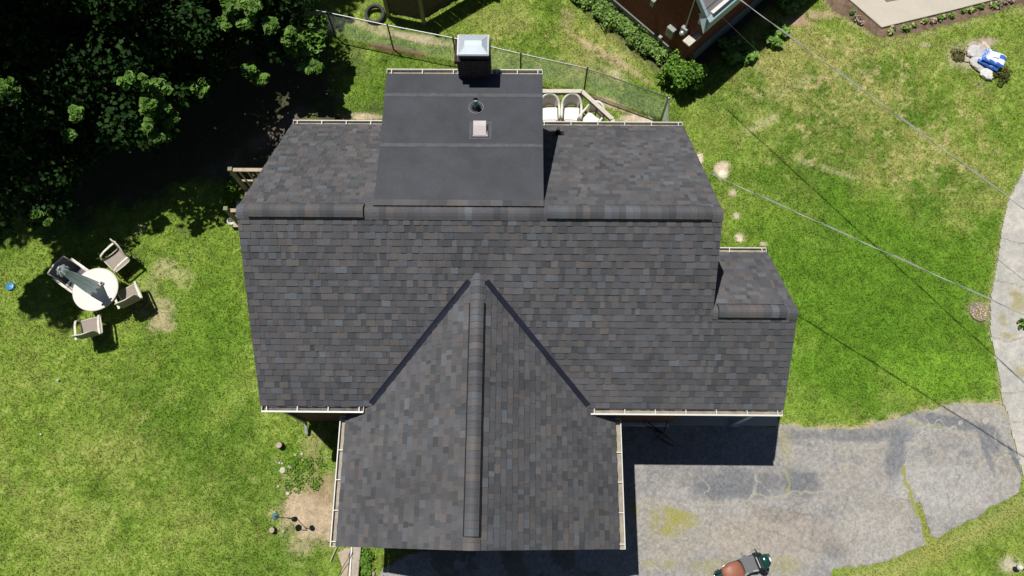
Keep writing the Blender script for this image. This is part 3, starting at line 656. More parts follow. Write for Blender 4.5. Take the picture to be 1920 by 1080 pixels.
# gutters: open troughs with a bright outer lip and strap hangers
def gutter(p0, p1, out, dark=False, caps_=True, hang=None, first=.1):
    p0 = Vector(p0); p1 = Vector(p1); out = Vector(out).normalized(); d = (p1-p0); L = d.length; d /= L; W_ = .115; H = .10; zt = -.03
    mb = MB(); a = p0+out*.01; b = p1+out*.01
    o = lambda p, w_, z: p+out*w_+Vector((0,0,z+zt))
    mb.bar(o(a,W_,-H/2), o(b,W_,-H/2), .006, H, up=(0,0,1)); mb.bar(o(a,W_+.004,0), o(b,W_+.004,0), .02 if abs(out.y) < .5 or out.y > 0 else .034, .016)
    for p in (a, b): mb.box(tuple(o(p,W_/2,-H/2)+d*0), (.008 if abs(d.x) > .5 else W_, W_ if abs(d.x) > .5 else .008, H+.01))
    mb.bar(o(a,.0,-.03), o(b,.0,-.03), .012, .06)
    g_ = mb.build('gutter', M['white'], house)
    mb = MB(); mb.bar(o(a,W_/2,-H+.02), o(b,W_/2,-H+.02), W_-.01, .012); mb.build('gutter_bed', M['gutterdark'] if dark else M['gutterin'], g_)
    n = hang or max(2, int(L/.62))
    for k in range(n+1):
        t = min(max(first/L+(1-2*first/L)*k/n, 0), 1); q_ = a.lerp(b, t); m2 = MB(); m2.bar(o(q_,.0,.002), o(q_,W_,.002), .018, .004); m2.build('hanger', M['white'], g_)
    return g_
E_ = Vector((0,-1,0)); N_ = Vector((0,1,0))
gutter((XL+.03,YF,ZE),(rx_at(681,YF-.1,ZE),YF,ZE), E_, dark=True); gutter((rx_at(1106,YF-.1,ZE),YF,ZE),(XW-.03,YF,ZE), E_)
gutter((XL+.02,YB,ZE),(DX0-.05,YB,ZE), N_); gutter((DX1+.02,YB,ZE),(XR-.02,YB,ZE), N_)
gutter((DX0+.0,DYB,DZB),(cx0-.03,DYB,DZB), N_); gutter((cx1+.03,DYB,DZB),(DX1,DYB,DZB), N_)
gutter((XR+.02,YBW,ZE),(XW-.02,YBW,ZE), N_)
gutter((XG-GH,YG,ZGE),(XG-GH,YF-.15,ZGE),(-1,0,0)); gutter((XG+GH,YG,ZGE),(XG+GH,YF-.15,ZGE),(1,0,0))
# downspouts
def spout(pts, m='siding'):
    mb = MB()
    for a, b in zip(pts[:-1], pts[1:]): mb.bar(a, b, .075, .055)
    return mb.build('downspout', M[m], house)
spout([(XL+.42,YF-.06,ZE-.12),(XL+.30,YF+.05,ZE-.45),(XL+.14,YF+.06,ZE-.6),(XL+.14,YF+.06,.25),(XL+.16,YF-.22,.1)], 'metergrey')

# ------------------------------------------------------------------ rear deck with plastic chairs
def deck():
    d = thing('deck', 'raised rear timber deck with angled pale handrail beside the dormer', 'deck', (0,0,0))
    zt = 1.72; zf = .82
    P = [at(1000,171,zt), at(1091,171,zt), at(1149,224,zt), at(1150,262,zt)]
    F = [Vector((p.x,p.y,zf)) for p in P]; mb = MB(); y0 = F[3].y
    n = int((F[1].y-YB)/.145)
    for k in range(n+1):
        y = YB-.1+k*.145; xr = F[3].x if y < F[2].y else F[1].x+(F[2].x-F[1].x)*(F[1].y-y)/(F[1].y-F[2].y)
        if xr > -3: mb.box(((xr-2.0)/2, y, zf-.02), (xr+2.0, .135, .035))
    mb.build('deck_boards', mat('deck_plank', (.30,.24,.16), .9, var=.25, vscale=6), d)
    mb = MB()
    for a, b in zip(P[:-1], P[1:]): mb.bar(a, b, .115, .035)
    mb.bar(P[0]-Vector((3,0,0)), P[0], .115, .035)
    mb.build('handrail', mat('pale_handrail', (.56,.51,.44), .8, var=.12, vscale=14), d)
    mb = MB()
    for a, b in zip(P[:-1], P[1:]):
        L = (b-a).length; m_ = max(2, int(L/.45)); mb.bar(a-Vector((0,0,.12)), b-Vector((0,0,.12)), .035, .07); mb.bar(Vector((a.x,a.y,zf+.1)), Vector((b.x,b.y,zf+.1)), .035, .07)
        for k in range(1, m_): q_ = a.lerp(b, k/m_); mb.bar(q_-Vector((0,0,.1)), (q_.x,q_.y,zf+.05), .03)
    mb.build('baluster', M['oldwood'], d)
    for p in P[1:]:
        mb = MB(); mb.box((p.x,p.y,zt/2-.03),(.09,.09,zt-.04)); mb.build('post', M['wood'], d)
deck()
def deck_chair(loc, rz, label):
    t = thing('plastic_chair', label, 'chair', loc, rz, 'white plastic chairs on the rear deck')
    # horseshoe rim: back top flowing into the arms; seat faces -y in local space (front = -y)
    pts = []
    for k in range(25):
        a = math.pi*(k/24); x = .265*math.cos(a); y = .12+.22*math.sin(a); z = .64+.22*math.sin(a)**1.2; pts.append((x,y,z))
    pts = [(.26,-.30,.60),(.27,-.18,.635),(.27,-.02,.64)]+pts+[(-.27,-.02,.64),(-.27,-.18,.635),(-.26,-.30,.60)]
    mb = MB(); mb.tube(pts, .036, 8); mb.build('arm_rim', M['plastic'], t, smooth=True)
    mb = MB(); n = 10
    for k in range(n):
        a0 = math.pi*(.12+.76*k/n); a1 = math.pi*(.12+.76*(k+1)/n); f = lambda a, s, z: (.25*s*math.cos(a), .10+.21*s*math.sin(a), z)
        mb.add([f(a0,.78,.40),f(a1,.78,.40),f(a1,.98,.63+.2*math.sin(a1)),f(a0,.98,.63+.2*math.sin(a0))],[(0,1,2,3)])
    mb.build('backrest', mat('plastic_back', (.50,.48,.43), .6), t)
    mb = MB(); mb.box((0,-.06,.415),(.46,.46,.025)); mb.build('seat', M['plastic'], t, bevel=.01)
    mb = MB(); mb.box((0,-.085,.46),(.42,.42,.075)); mb.build('seat_cushion', M['cushion'], t, bevel=.03)
    for sx in (-1,1):
        for y_, yt in ((-.29,-.29),(.24,.2)):
            mb = MB(); mb.bar((sx*.27,y_,0),(sx*.26,yt,.62 if y_ < 0 else .42), .045, .035); mb.build('leg', M['plastic'], t)
    return t
def place(px, py, z): p = at(px, py, z); return (p.x, p.y)
x_, y_ = place(1030,211,1.25); deck_chair((x_,y_,.82), R(1), 'white plastic deck chair half hidden by the dormer, nearest the flat roof')
x_, y_ = place(1071,211,1.25); deck_chair((x_,y_,.82), R(-2), 'white plastic deck chair fully in view, middle one of the three')
x_, y_ = place(1109,224,1.25); deck_chair((x_,y_,.82), R(-38), 'white plastic deck chair turned sideways against the angled handrail')

# side porch steps at the west wall
def side_porch():
    d = thing('side_stoop', 'small timber stoop with railings at the shaded side wall', 'porch', (0,0,0))
    A = at(431,317,1.75); B = at(423,391,1.75); x1 = XL+.12
    for p in (A, B):
        mb = MB(); mb.box((p.x,p.y,.87),(.09,.09,1.75)); mb.box((p.x,p.y,1.76),(.11,.11,.03)); mb.build('post', M['postwood'], d)
    mb = MB(); mb.bar((A.x+.07,A.y,1.70),(x1,A.y,1.70),.10,.04); mb.bar((B.x+.07,B.y,1.62),(x1,B.y,1.62),.10,.04); mb.bar((A.x+.07,A.y,1.05),(x1,A.y,1.05),.05,.05); mb.bar((B.x+.07,B.y,1.0),(x1,B.y,1.0),.05,.05)
    for k in range(9): x = A.x+.2+k*.22; mb.bar((x,A.y,.5),(x,A.y,1.68),.03); mb.bar((x,B.y,.5),(x,B.y,1.6),.03)
    mb.build('handrail', M['wood'], d)
    mb = MB(); n = 9
    for k in range(n): y = B.y+.07+(A.y-B.y-.1)*(k+.5)/n; mb.box(((A.x+x1)/2,y,.55),(x1-A.x,.125,.035))
    mb.build('deck_boards', M['wood'], d)
    mb = MB(); mb.box((A.x-.16,(A.y+B.y)/2-.1,.3),(.28,.8,.04)); mb.build('step', M['wood'], d)
side_porch()
p = at(433,413,.3); t = thing('bucket', 'small white bucket on the ground by the timber stoop', 'bucket', (p.x,p.y,0))
mb = MB(); mb.lathe([(.09,0),(.12,.27),(.125,.28),(.11,.28),(.105,.2),(0,.19)], 20); mb.build('pail', M['white'], t, smooth=True)
mb = MB(); mb.tube([(.12*math.cos(a),.03,.26+.12*math.sin(a)) for a in [math.pi*k/8 for k in range(9)]], .004, 5); mb.build('handle', M['steel'], t)

# ------------------------------------------------------------------ garden furniture
def swivel_chair():
    t = thing('patio_chair', '', 'chair', (0,0,0), 0, 'sling chairs around the garden table')
    mb = MB(); mb.torus((0,0,.02), .265, .014, 36, 8)
    for k in range(4): a = math.pi/4+k*math.pi/2; mb.tube([(.26*math.cos(a),.26*math.sin(a),.022),(.1*math.cos(a),.1*math.sin(a),.05),(0,0,.06)], .012, 6)
    mb.tube([(0,0,.05),(0,0,.36)], .028, 10); mb.build('swivel_base', mat('bronze_base', (.10,.095,.09), .5, metal=.3), t)
    seat_parts(t); return t
def seat_parts(t, w=.50, back=.56, dark=False):
    prof = [(.27,.40),(.24,.425),(.1,.41),(-.05,.395),(-.19,.40),(-.25,.45),(-.265,.6),(-.28,.78),(-.31,.40+back)]
    def sheet(pr, name):
        mb = MB(); n = len(pr); v = [(sx*w/2, y, z) for y, z in pr for sx in (-1,1)]+[(sx*w/2, y-.012, z-.012) for y, z in pr for sx in (-1,1)]
        f = [(2*i,2*i+1,2*i+3,2*i+2) for i in range(n-1)]+[(2*n+2*i,2*n+2*i+2,2*n+2*i+3,2*n+2*i+1) for i in range(n-1)]
        f += [(2*i,2*i+2,2*n+2*i+2,2*n+2*i) for i in range(n-1)]+[(2*i+1,2*n+2*i+1,2*n+2*i+3,2*i+3) for i in range(n-1)]+[(0,2*n,2*n+1,1),(2*n-2,2*n-1,4*n-1,4*n-2)]
        mb.add(v, f); return mb.build(name, M['slingshade'] if dark else M['sling'], t, smooth=False)
    sheet(prof[:6], 'seat'); sheet(prof[5:], 'backrest')
    mb = MB()
    for sx in (-1,1): mb.tube([(sx*(w/2+.012), y, z) for y, z in prof], .016, 8)
    mb.tube([(-w/2-.012,prof[-1][0],prof[-1][1]),(0,prof[-1][0]-.03,prof[-1][1]+.015),(w/2+.012,prof[-1][0],prof[-1][1])], .017, 8)
    mb.tube([(-w/2,.27,.40),(w/2,.27,.40)], .014, 8); mb.bar((-w/2,0,.36),(w/2,0,.36), .05, .03); mb.build('frame', M['frame'], t, smooth=True)
    for sx in (-1,1):
        mb = MB(); x = sx*(w/2+.055); P = [(x,-.33,.66),(x,-.15,.665),(x,.08,.65),(x,.22,.60),(x-sx*.01,.27,.50),(x-sx*.03,.25,.41)]
        for a, b in zip(P[:-1], P[1:]): mb.bar(a, b, .058, .022)
        mb.build('armrest', M['frame'], t, bevel=.004)
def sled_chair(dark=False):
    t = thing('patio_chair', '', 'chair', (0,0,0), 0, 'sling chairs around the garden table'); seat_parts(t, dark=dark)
    mb = MB()
    for sx in (-1,1):
        x = sx*.29; mb.tube([(x,.26,.42),(x,.31,.12),(x,.27,.02),(x,-.1,.02),(x,-.36,.02),(x,-.40,.10),(x,-.32,.45)], .014, 8)
    mb.tube([(-.29,-.36,.02),(.29,-.36,.02)], .013, 6); mb.build('sled_base', mat('dark_frame', (.05,.05,.05), .5, metal=.3) if not dark else M['siding'], t, smooth=True)
    return t
ch = swivel_chair(); p = at(258,563); ch.location = (p.x,p.y,0); ch.rotation_euler.z = R(30); ch['label'] = 'taupe sling swivel chair on the house side of the garden table'
c2 = copy_tree(ch); p = at(187,622); c2.location = (p.x,p.y,0); c2.rotation_euler.z = R(16); c2['label'] = 'taupe sling swivel chair at the lower side of the table, furthest from the trees'
c3 = sled_chair(); p = at(234,497); c3.location = (p.x,p.y,0); c3.rotation_euler.z = R(138); c3['label'] = 'taupe high backed sling chair on sled feet above the round table, nearest the trees'
c4 = sled_chair(True); p = at(163,533); c4.location = (p.x,p.y,0); c4.rotation_euler.z = R(-123); c4.scale = (1.12,1.25,1.05); c4['label'] = 'sling chair coloured dark for shade behind the folded parasol'
t = thing('garden_table', 'round pale mottled garden table with a folded parasol through it', 'table', tuple(at(205,557.5))[:2]+(0,))
mb = MB(); mb.lathe([(0,.705),(.56,.705),(.59,.712),(.592,.722),(.585,.728),(.55,.726),(0,.726)], 64); mb.build('tabletop', M['tabletop'], t, smooth=False)
mb = MB(); mb.torus((0,0,.715), .592, .017, 64, 8); mb.build('table_rim', M['frame'], t, smooth=True)
for k in range(4):
    a = math.pi/4+k*math.pi/2+.3; mb = MB(); mb.tube([(.40*math.cos(a),.40*math.sin(a),.70),(.46*math.cos(a),.46*math.sin(a),.35),(.52*math.cos(a),.52*math.sin(a),0)], .018, 8); mb.build('leg', M['frame'], t)
TL = Vector(t.location)
um = thing('parasol', 'closed pale blue garden parasol standing through the round table', 'parasol', tuple(TL))
mb = MB(); mb.tube([(0,0,0),(0,0,2.38)], .02, 10); mb.build('pole', M['frame'], um)
mb = MB(); n = 48; prof = [(.185,.92),(.175,1.05),(.15,1.35),(.115,1.75),(.085,2.05),(.06,2.22),(.035,2.30)]; vs = []
for r_, z_ in prof:
    for k in range(n): a = 2*math.pi*k/n; f = 1+.12*math.cos(8*a)+.06*math.sin(3*a); zz = z_-(.05*math.cos(8*a) if z_ == .92 else 0); vs.append((r_*f*math.cos(a), r_*f*math.sin(a), zz))
mb.add(vs, [(i*n+k,i*n+(k+1)%n,(i+1)*n+(k+1)%n,(i+1)*n+k) for i in range(len(prof)-1) for k in range(n)]); mb.build('canopy', M['canvas'], um)
mb = MB(); vs = []; prof = [(.125,2.19),(.13,2.26),(.085,2.34),(.02,2.40)]
for r_, z_ in prof:
    for k in range(n): a = 2*math.pi*k/n; f = 1+.25*math.cos(8*a+.5); vs.append((r_*f*math.cos(a), r_*f*math.sin(a), z_+.015*math.sin(8*a)))
mb.add(vs, [(i*n+k,i*n+(k+1)%n,(i+1)*n+(k+1)%n,(i+1)*n+k) for i in range(len(prof)-1) for k in range(n)]); mb.build('vent_flap', mat('white_canvas', (.62,.68,.70), .9, trans=.3), um)
mb = MB(); mb.ball((0,0,2.42), .03); mb.build('finial', M['white'], um, smooth=True)
p = at(190,531,.76); t = thing('bowl', 'small cream bowl on the round garden table beside the parasol', 'bowl', (p.x,p.y,.727))
mb = MB(); mb.lathe([(.035,0),(.05,.01),(.062,.05),(.056,.052),(.045,.015),(0,.012)], 20); mb.build('bowl_body', M['plastic'], t, smooth=True)
mb = MB(); mb.lathe([(0,.02),(.035,.035),(.012,.055),(0,.06)], 12); mb.build('lid_knob', M['greypost'], t)
# things lying on the grass
p = at(20.5,537.5); t = thing('flying_disc', 'blue plastic throwing disc lying on the grass at the left edge', 'disc', (p.x,p.y,.03)); mb = MB(); mb.lathe([(.0,.022),(.09,.02),(.115,.01),(.12,-.01),(.112,-.01),(.105,.006),(0,.012)], 28); mb.build('disc_body', M['blue'], t, smooth=True)
mb = MB(); mb.torus((0,0,.0235), .055, .004, 20, 5); mb.build('disc_ring', mat('dark_blue', (.01,.09,.3), .4), t)
p = at(110.5,713.5); mb = MB(); mb.ball((p.x,p.y,.04), .036); o = mb.build('ball', mat('pale_teal_ball', (.35,.55,.6), .4), smooth=True); tag(o, 'tiny pale blue ball in the grass below the garden table', 'ball')
p = at(78,815); mb = MB(); mb.ball((p.x,p.y,.035), .03); o = mb.build('golf_ball', M['white'], smooth=True); tag(o, 'tiny white ball in the open grass at lower left', 'ball')

# ------------------------------------------------------------------ bits in the side bed
def stone(px, py, r, lab, sc=(1,1,.5), col=(.5,.45,.37), group='stones in the side flower bed', name='stone'):
    p = at(px, py); bm = bmesh.new(); bmesh.ops.create_icosphere(bm, subdivisions=2, radius=r)
    a = random.uniform(0, 6)
    for v in bm.verts:
        v.co *= 1+random.uniform(-.16,.16); v.co.x *= sc[0]; v.co.y *= sc[1]; v.co.z *= sc[2]
    bmesh.ops.rotate(bm, verts=bm.verts, cent=(0,0,0), matrix=Matrix.Rotation(a,3,'Z')); me = bpy.data.meshes.new(name); bm.to_mesh(me)
    ca = me.color_attributes.new('Col','FLOAT_COLOR','POINT'); k = random.uniform(.8,1.15); ca.data.foreach_set('color', [v for _ in me.vertices for v in (col[0]*k,col[1]*k,col[2]*k,1)]); bm.free()
    me.materials.append(M['stone']); o = link_mesh(name, me); o.location = (p.x,p.y,r*sc[2]*.5); return tag(o, lab, 'stone', group)
for px, py, r, lab in ((530,882,.085,'largest flat grey stone at the left of the side bed'),(543,875,.065,'pale rounded stone right of the largest grey one'),(566,851,.04,'small pale stone near the house corner shadow, upper one of two'),(568,862,.035,'small pale stone near the house corner shadow, lower one of two'),
        (554,853,.035,'small tan stone above the weeds in the side bed'),(540,925,.05,'lone pale stone at the top of the sandy patch'),(524,868,.03,'tiny pale stone above the largest grey one'),(529,869,.03,'tiny cream pebble beside the tiny pale stone'),(522,912,.035,'narrow pale stone on the left border of the weeds'),(515,960,.03,'pebble left of the sandy patch'),(531,996,.035,'pebble right of the lower wood stump')):
    stone(px, py, r, lab)
def stump(px, py, r, h, lab):
    p = at(px, py); t = thing('wood_stump', lab, 'stump', (p.x,p.y,0), random.random()*3, 'short cut stumps by the side bed')
    mb = MB(); mb.lathe([(r*1.1,0),(r,.4*h),(r*.95,h)], 14, jit=.08); mb.build('bark', M['bark'], t); mb = MB(); mb.lathe([(0,h+.002),(r*.88,h+.004)], 14); mb.build('cut_face', M['wood'], t)
stump(527,836,.085,.20,'short cut stump with pale top above the bed of stones'); stump(513,994,.075,.16,'short cut stump at the left tip of the sandy patch')
# shepherd's crook with glass globe and feeder
p = at(556,972); t = thing('feeder_pole', 'thin black crook pole with hanging feeders over the sandy patch', 'bird feeder', (p.x,p.y,0))
mb = MB(); mb.tube([(0,0,0),(0,0,1.15),(-.02,.0,1.25),(-.09,.02,1.33),(-.17,.03,1.30),(-.2,.03,1.2)], .009, 6); mb.tube([(0,0,.95),(.12,-.02,1.05),(.2,-.03,1.0)], .008, 6); mb.build('pole', M['black'], t)
mb = MB(); mb.ball((-.2,.03,1.1), .085); mb.build('glass_globe', mat('blue_glass_globe', (.10,.22,.28), .08, spec=1), t, smooth=True)
mb = MB(); mb.lathe([(.055,0),(.065,.02),(.06,.14),(.03,.18),(.0,.19)], 14, (.2,-.03,.80)); mb.build('feeder', M['black'], t, smooth=True)
# timber and wall pieces at the bottom edge, left of the gable
mb = MB(); a = at(664,1025); b = at(654,1095); c_ = at(672,1095); d_ = at(679,1025)
mb.prism([(a.x,a.y),(b.x,b.y),(c_.x,c_.y),(d_.x,d_.y)], -.02, .14); o = mb.build('retaining_wall', M['stone'] if False else mat('rough_kerb_concrete', (.40,.35,.29), .95, var=.25, vscale=7, bump=.4), bevel=.01); tag(o, 'low rough concrete retaining wall running out from the gable corner', 'low wall')
mb = MB(); mb.bar(tuple(at(659.5,1022,.16)), tuple(at(655,1095,.16)), .035, .03); tag(mb.build('white_pipe', M['white']), 'thin white pipe lying along the low concrete wall', 'pipe')
for (a, b, wd_, z, lab) in (((640,1033),(660,1095),.20,.05,'wide pale board lying left of the low concrete wall'), ((651,1028),(644,1095),.16,.09,'pale board lying across the wide board, next to the pipe')):
    mb = MB(); mb.bar(tuple(at(*a, z)), tuple(at(*b, z)), wd_, .03); tag(mb.build('board', M['wood'], bevel=.003), lab, 'board', 'loose boards by the low wall')
mb = MB(); mb.bar(tuple(at(631,1026,.03)), tuple(at(619,1053,.03)), .03, .03); tag(mb.build('stick', M['wood']), 'thin pale stick lying in the grass below the gable gutter', 'stick')
mb = MB(); mb.tube([at(657,1033,.3), at(652,1048,.28), at(642,1065,.22), at(632,1085,.15)], .009, 6); tag(mb.build('rebar_rod', M['greypost']), 'thin dark metal rod leaning across the boards', 'rod')
for px, py, r, lab in ((700,1076,.07,'block of pale edging stone at the bottom, left end of the row'),(716,1082,.06,'second edging stone at the bottom frame edge'),(694,1058,.045,'narrow upright edging stone above the others')): stone(px, py, r, lab, (1,.8,.8), (.38,.33,.24), 'edging stones at the bottom of the yard', 'edging_stone')

# ------------------------------------------------------------------ chain link fence
FP = [Vector(p).freeze() for p in ((-7.4,14.9,0),(-5.7,14.55,0),(-3.88,14.11,0),(-1.93,13.68,0),(.05,13.15,0),(1.97,12.67,0),(4.25,11.72,0))]
def chain(posts, lab, h=1.15, gate=False):
    t = thing('chain_link_fence', lab, 'fence', (0,0,0))
    mb = MB(); mb.tube([p+Vector((0,0,h)) for p in posts], .019, 8); mb.build('top_rail', M['steel'], t, smooth=True)
    for i, p in enumerate(posts):
        mb = MB(); r = .032 if i in (0, len(posts)-1) else .022; mb.tube([p, p+Vector((0,0,h+.02))], r, 8)
        mb.ball(tuple(p+Vector((0,0,h+.03))), r*1.3, 8, 6); mb.build('post', M['steel'] if gate else M['greypost'], t)
    mb = MB(); s = .08; ww = .0020
    for a, b in zip(posts[:-1], posts[1:]):
        d = b-a; L = d.length; d = d/L; n = int((L+h)/s)
        for sg in (1,-1):
            for k in range(n):
                u0 = k*s-(h if sg == 1 else 0); u1 = u0+h*sg if sg == 1 else u0-h
                p0, p1 = (u0, 0.03), (u1, h-.02)
                # clip to the bay
                (ua, za), (ub, zb) = (p0, p1) if p0[0] < p1[0] else (p1, p0)
                if ub <= 0 or ua >= L: continue
                if ua < 0: za += (zb-za)*(0-ua)/(ub-ua); ua = 0
                if ub > L: zb = za+(zb-za)*(L-ua)/(ub-ua); ub = L
                A = a+d*ua+Vector((0,0,za)); B = a+d*ub+Vector((0,0,zb)); x = Vector((-d.y,d.x,0))*ww*.8; z = Vector((0,0,ww))
                mb.add([A-x-z,A+x+z,B+x+z,B-x-z],[(0,1,2,3)])
    mb.build('wire_mesh', M['wire'], t); return t
chain(FP, 'long chain link fence crossing the back yard behind the chimney')
chain([Vector((4.25,11.68,0)), Vector((4.12,10.1,0))], 'short chain link gate panel between the fence corner and the house', gate=True)

# tyre and board fence at the top edge
t = thing('tyre', 'worn grey car tyre lying by the chain link fence', 'tyre', (0,0,0)); p = at(703,26,.12); t.location = (p.x,p.y,.10); t.rotation_euler = (R(14),R(-6),0)
mb = MB(); mb.lathe([(.225,-.06),(.25,-.08),(.30,-.075),(.325,-.04),(.325,.04),(.30,.075),(.25,.08),(.225,.06),(.235,.0),(.225,-.06)], 36, cap=False); mb.build('tyre_body', M['rubber'], t, smooth=True)
def board_fence():
    t = thing('board_fence', 'tall weathered board fence with a mossy corner post at the top edge', 'fence', (0,0,0)); h = 1.85
    K = at(793,42); A = at(727,28); B = at(905,-22)
    for a, b in ((A,K),(K,B)):
        d = (b-a); L = d.length; d.normalize(); n = int(L/.145)
        for k in range(n):
            q_ = a+d*((k+.5)*L/n); g0 = .10+random.uniform(-.03,.05); mb = MB(); mb.bar(q_+Vector((0,0,g0)), q_+Vector((0,0,h+random.uniform(-.02,.02)))+d*random.uniform(-.01,.01), L/n-random.uniform(.002,.009), .02, up=(-d.y,d.x,0)) 
            mb.build('board', M['oldwood'], t)
        for z in (.35,1.55): mb = MB(); off = Vector((-d.y,d.x,0))*.03; mb.bar(a+off+Vector((0,0,z)), b+off+Vector((0,0,z)), .04, .09); mb.build('rail', M['oldwood'], t)
    for p in (A, K, B): mb = MB(); mb.box((p.x+.04,p.y-.05,h/2+.03),(.11,.11,h+.06)); mb.build('post', M['postwood'], t)
board_fence()

# ------------------------------------------------------------------ the neighbour's brick house
NC = Vector((4.95,13.44,0)); ua = Vector((-.689,.725,0)).normalized(); ub = Vector((ua.y,-ua.x,0))   # ua: along the gable wall, ub: along the eave wall
NB = thing('brick_house', "neighbour's red brick house with white eaves tinted blue for shade, cut by the top edge", 'house', tuple(NC), math.atan2(ub.y, ub.x))
# local frame: +x runs along the eave wall, +y along the gable wall
LW = 9.0; LG = 7.6; sl2 = .95; EZ = 2.70; ov = .22
def rz_(y): return EZ+sl2*(min(y, LG-y)+ov)
mb = MB(); q = [(0,.5),(LG,.5),(LG,rz_(0)-.12),(LG/2,rz_(LG/2)-.12),(0,rz_(0)-.12)]
mb.add([(0,y,z) for y,z in q]+[(LW,y,z) for y,z in q],[(0,1,2,3,4),(9,8,7,6,5),(0,5,6,1),(1,6,7,2),(4,9,5,0),(2,7,8,3),(3,8,9,4)])
mb.build('wall', brick_mat('red_house_brick', (.30,.048,.030), (.19,.034,.022), (.17,.12,.095)), NB)
mb = MB(); mb.box((LW/2,LG/2,.235),(LW+.08,LG+.08,.53)); mb.build('foundation', M['found'], NB)
for y_ in (2.3,5.4): mb = MB(); mb.box((-.045,y_,.27),(.03,.8,.35)); mb.build('basement_window', M['glass'], NB)
mb = MB(); th = .10
for s in (0,1):
    ye = -ov if s == 0 else LG+ov; up = [(-.04,ye,EZ),(LW+.1,ye,EZ),(LW+.1,LG/2,rz_(LG/2)),(-.04,LG/2,rz_(LG/2))]; lo = [(x,y,z-th) for x,y,z in up]
    mb.add(up+lo,[(0,1,2,3),(7,6,5,4),(0,4,5,1),(1,5,6,2),(2,6,7,3),(3,7,4,0)])
mb.build('roof', mat('grey_roof_shingle', (.27,.245,.245), .9, var=.12, vscale=4), NB)
for k in range(9): mb = MB(); y = -ov+.14+k*.26; mb.bar((-.04,y,rz_(y)+.004),(LW,y,rz_(y)+.004),.014,.01); mb.build('shingle_line', M['siding'], NB)
zr = rz_(LG/2)
mb = MB(); P_ = [(-.06,-ov,EZ-.2),(-.06,-ov,EZ+.01),(-.06,LG/2,zr+.01),(-.06,LG/2,zr-.2)]; P_ += [(x+.09,y,z) for x,y,z in P_]
mb.add(P_,[(0,1,2,3),(7,6,5,4),(1,5,6,2),(0,3,7,4),(0,4,5,1)]); mb.build('rake_board', M['trim'], NB)
mb = MB(); T_ = [(-.21,-.37,2.26),(-.05,-ov,EZ+.0),(.02,.12,2.56),(.12,-.37,2.26),(.12,-ov,EZ)]
mb.add(T_,[(0,1,2),(0,3,4,1),(0,2,3),(1,4,2),(2,4,3)]); mb.build('eave_return', M['trim'], NB)
mb = MB(); sec = [(-ov,EZ-.01),(-.37,EZ-.10),(-.37,2.27),(-.02,2.27),(-.02,EZ-.05)]
mb.add([(-.06,y,z) for y,z in sec]+[(LW+.1,y,z) for y,z in sec],[(0,1,2,3,4),(9,8,7,6,5)]+[(i,(i+1)%5,(i+1)%5+5,i+5) for i in range(5)]); mb.build('fascia', M['trim'], NB)
mb = MB(); mb.bar((.12,-ov-.015,EZ+.02),(LW,-ov-.015,EZ+.02),.10,.05); mb.bar((.12,-ov-.06,EZ+.04),(LW,-ov-.06,EZ+.04),.02,.04); mb.build('gutter', M['white'], NB)
mb = MB(); mb.box((-.07,-.025,.77),(.48,.23,1.58)); mb.build('brick_pier', brick_mat('pier_brick', (.30,.048,.030), (.19,.034,.022), (.17,.12,.095)), NB)
mb = MB(); mb.box((-.07,-.025,1.585),(.51,.26,.05)); mb.build('capstone', mat('sunlit_stone_cap', (.55,.5,.43), .9, var=.15, vscale=12, bump=.3), NB)
def wallpos(px, py, off=0):
    h_ = hit(px, py, tuple(NC-ub*off), tuple(ub)); r_ = h_-NC; return r_.dot(ua), h_.z
y_, z_ = wallpos(1261,57); mb = MB(); mb.box((-.08,y_,z_),(.15,.26,.36)); m1 = mb.build('meter_box', M['metergrey'], NB, bevel=.01); 
mb = MB(); mb.box((-.165,y_,z_+.08),(.015,.12,.10)); mb.build('meter_window', M['glass'], m1)
y_, z_ = wallpos(1286,55); mb = MB(); mb.box((-.07,y_,z_),(.13,.20,.28)); m2 = mb.build('meter_box', M['metergrey'], NB, bevel=.01)
mb = MB(); mb.ball((-.16,y_,z_-.03),.075); mb.build('meter_dome', M['silver'], m2, smooth=True)
mb = MB(); mb.tube([(-.05,y_,z_+.12),(-.05,y_,rz_(y_)-.15)], .022, 8); mb.build('conduit', M['steel'], NB)
y_, z_ = wallpos(1240,69); mb = MB(); mb.box((-.06,y_,z_),(.1,.1,.13)); mb.build('outlet_box', M['metergrey'], NB)
y_, z_ = wallpos(1227,3); mb = MB(); mb.box((-.06,y_,z_),(.1,.12,.22)); mb.build('outlet_box', M['metergrey'], NB)

# ------------------------------------------------------------------ overhead cables
def cable(pts, r, lab, name='overhead_cable', m='cable', group=None, sag=.12):
    A, B = Vector(pts[0]), Vector(pts[-1]); mb = MB(); n = 40; P = []
    for k in range(n+1):
        t_ = k/n; p = A.lerp(B, t_); p.z -= sag*4*t_*(1-t_); P.append(p)
    mb.tube(P, r, 6)
    Q = [p+Vector((.02*math.sin(k*1.1), .02*math.cos(k*1.1), .015)) for k, p in enumerate(P)]
    if name == 'overhead_cable': mb.tube(Q, r*.6, 5)
    return tag(mb.build(name, M[m], smooth=True), lab, 'cable', group)
a = at(1385,-2,4.1); b = at(1920,392,5.0); d = b-a; cable([a-d*.05, b+d*.5], .011, 'upper twisted service cable running from the neighbour house across the lawn', sag=.0)
a = at(1330,325,3.7); b = at(1920,590,5.2); d = b-a; cable([Vector((4.0,9.1,3.6)).lerp(a,1), b+d*.5], .011, 'lower twisted service cable running from the roof edge to the right', sag=.0)
mb = MB(); mb.tube([Vector((XR-.02,a.y,3.55)), a], .012, 6); 
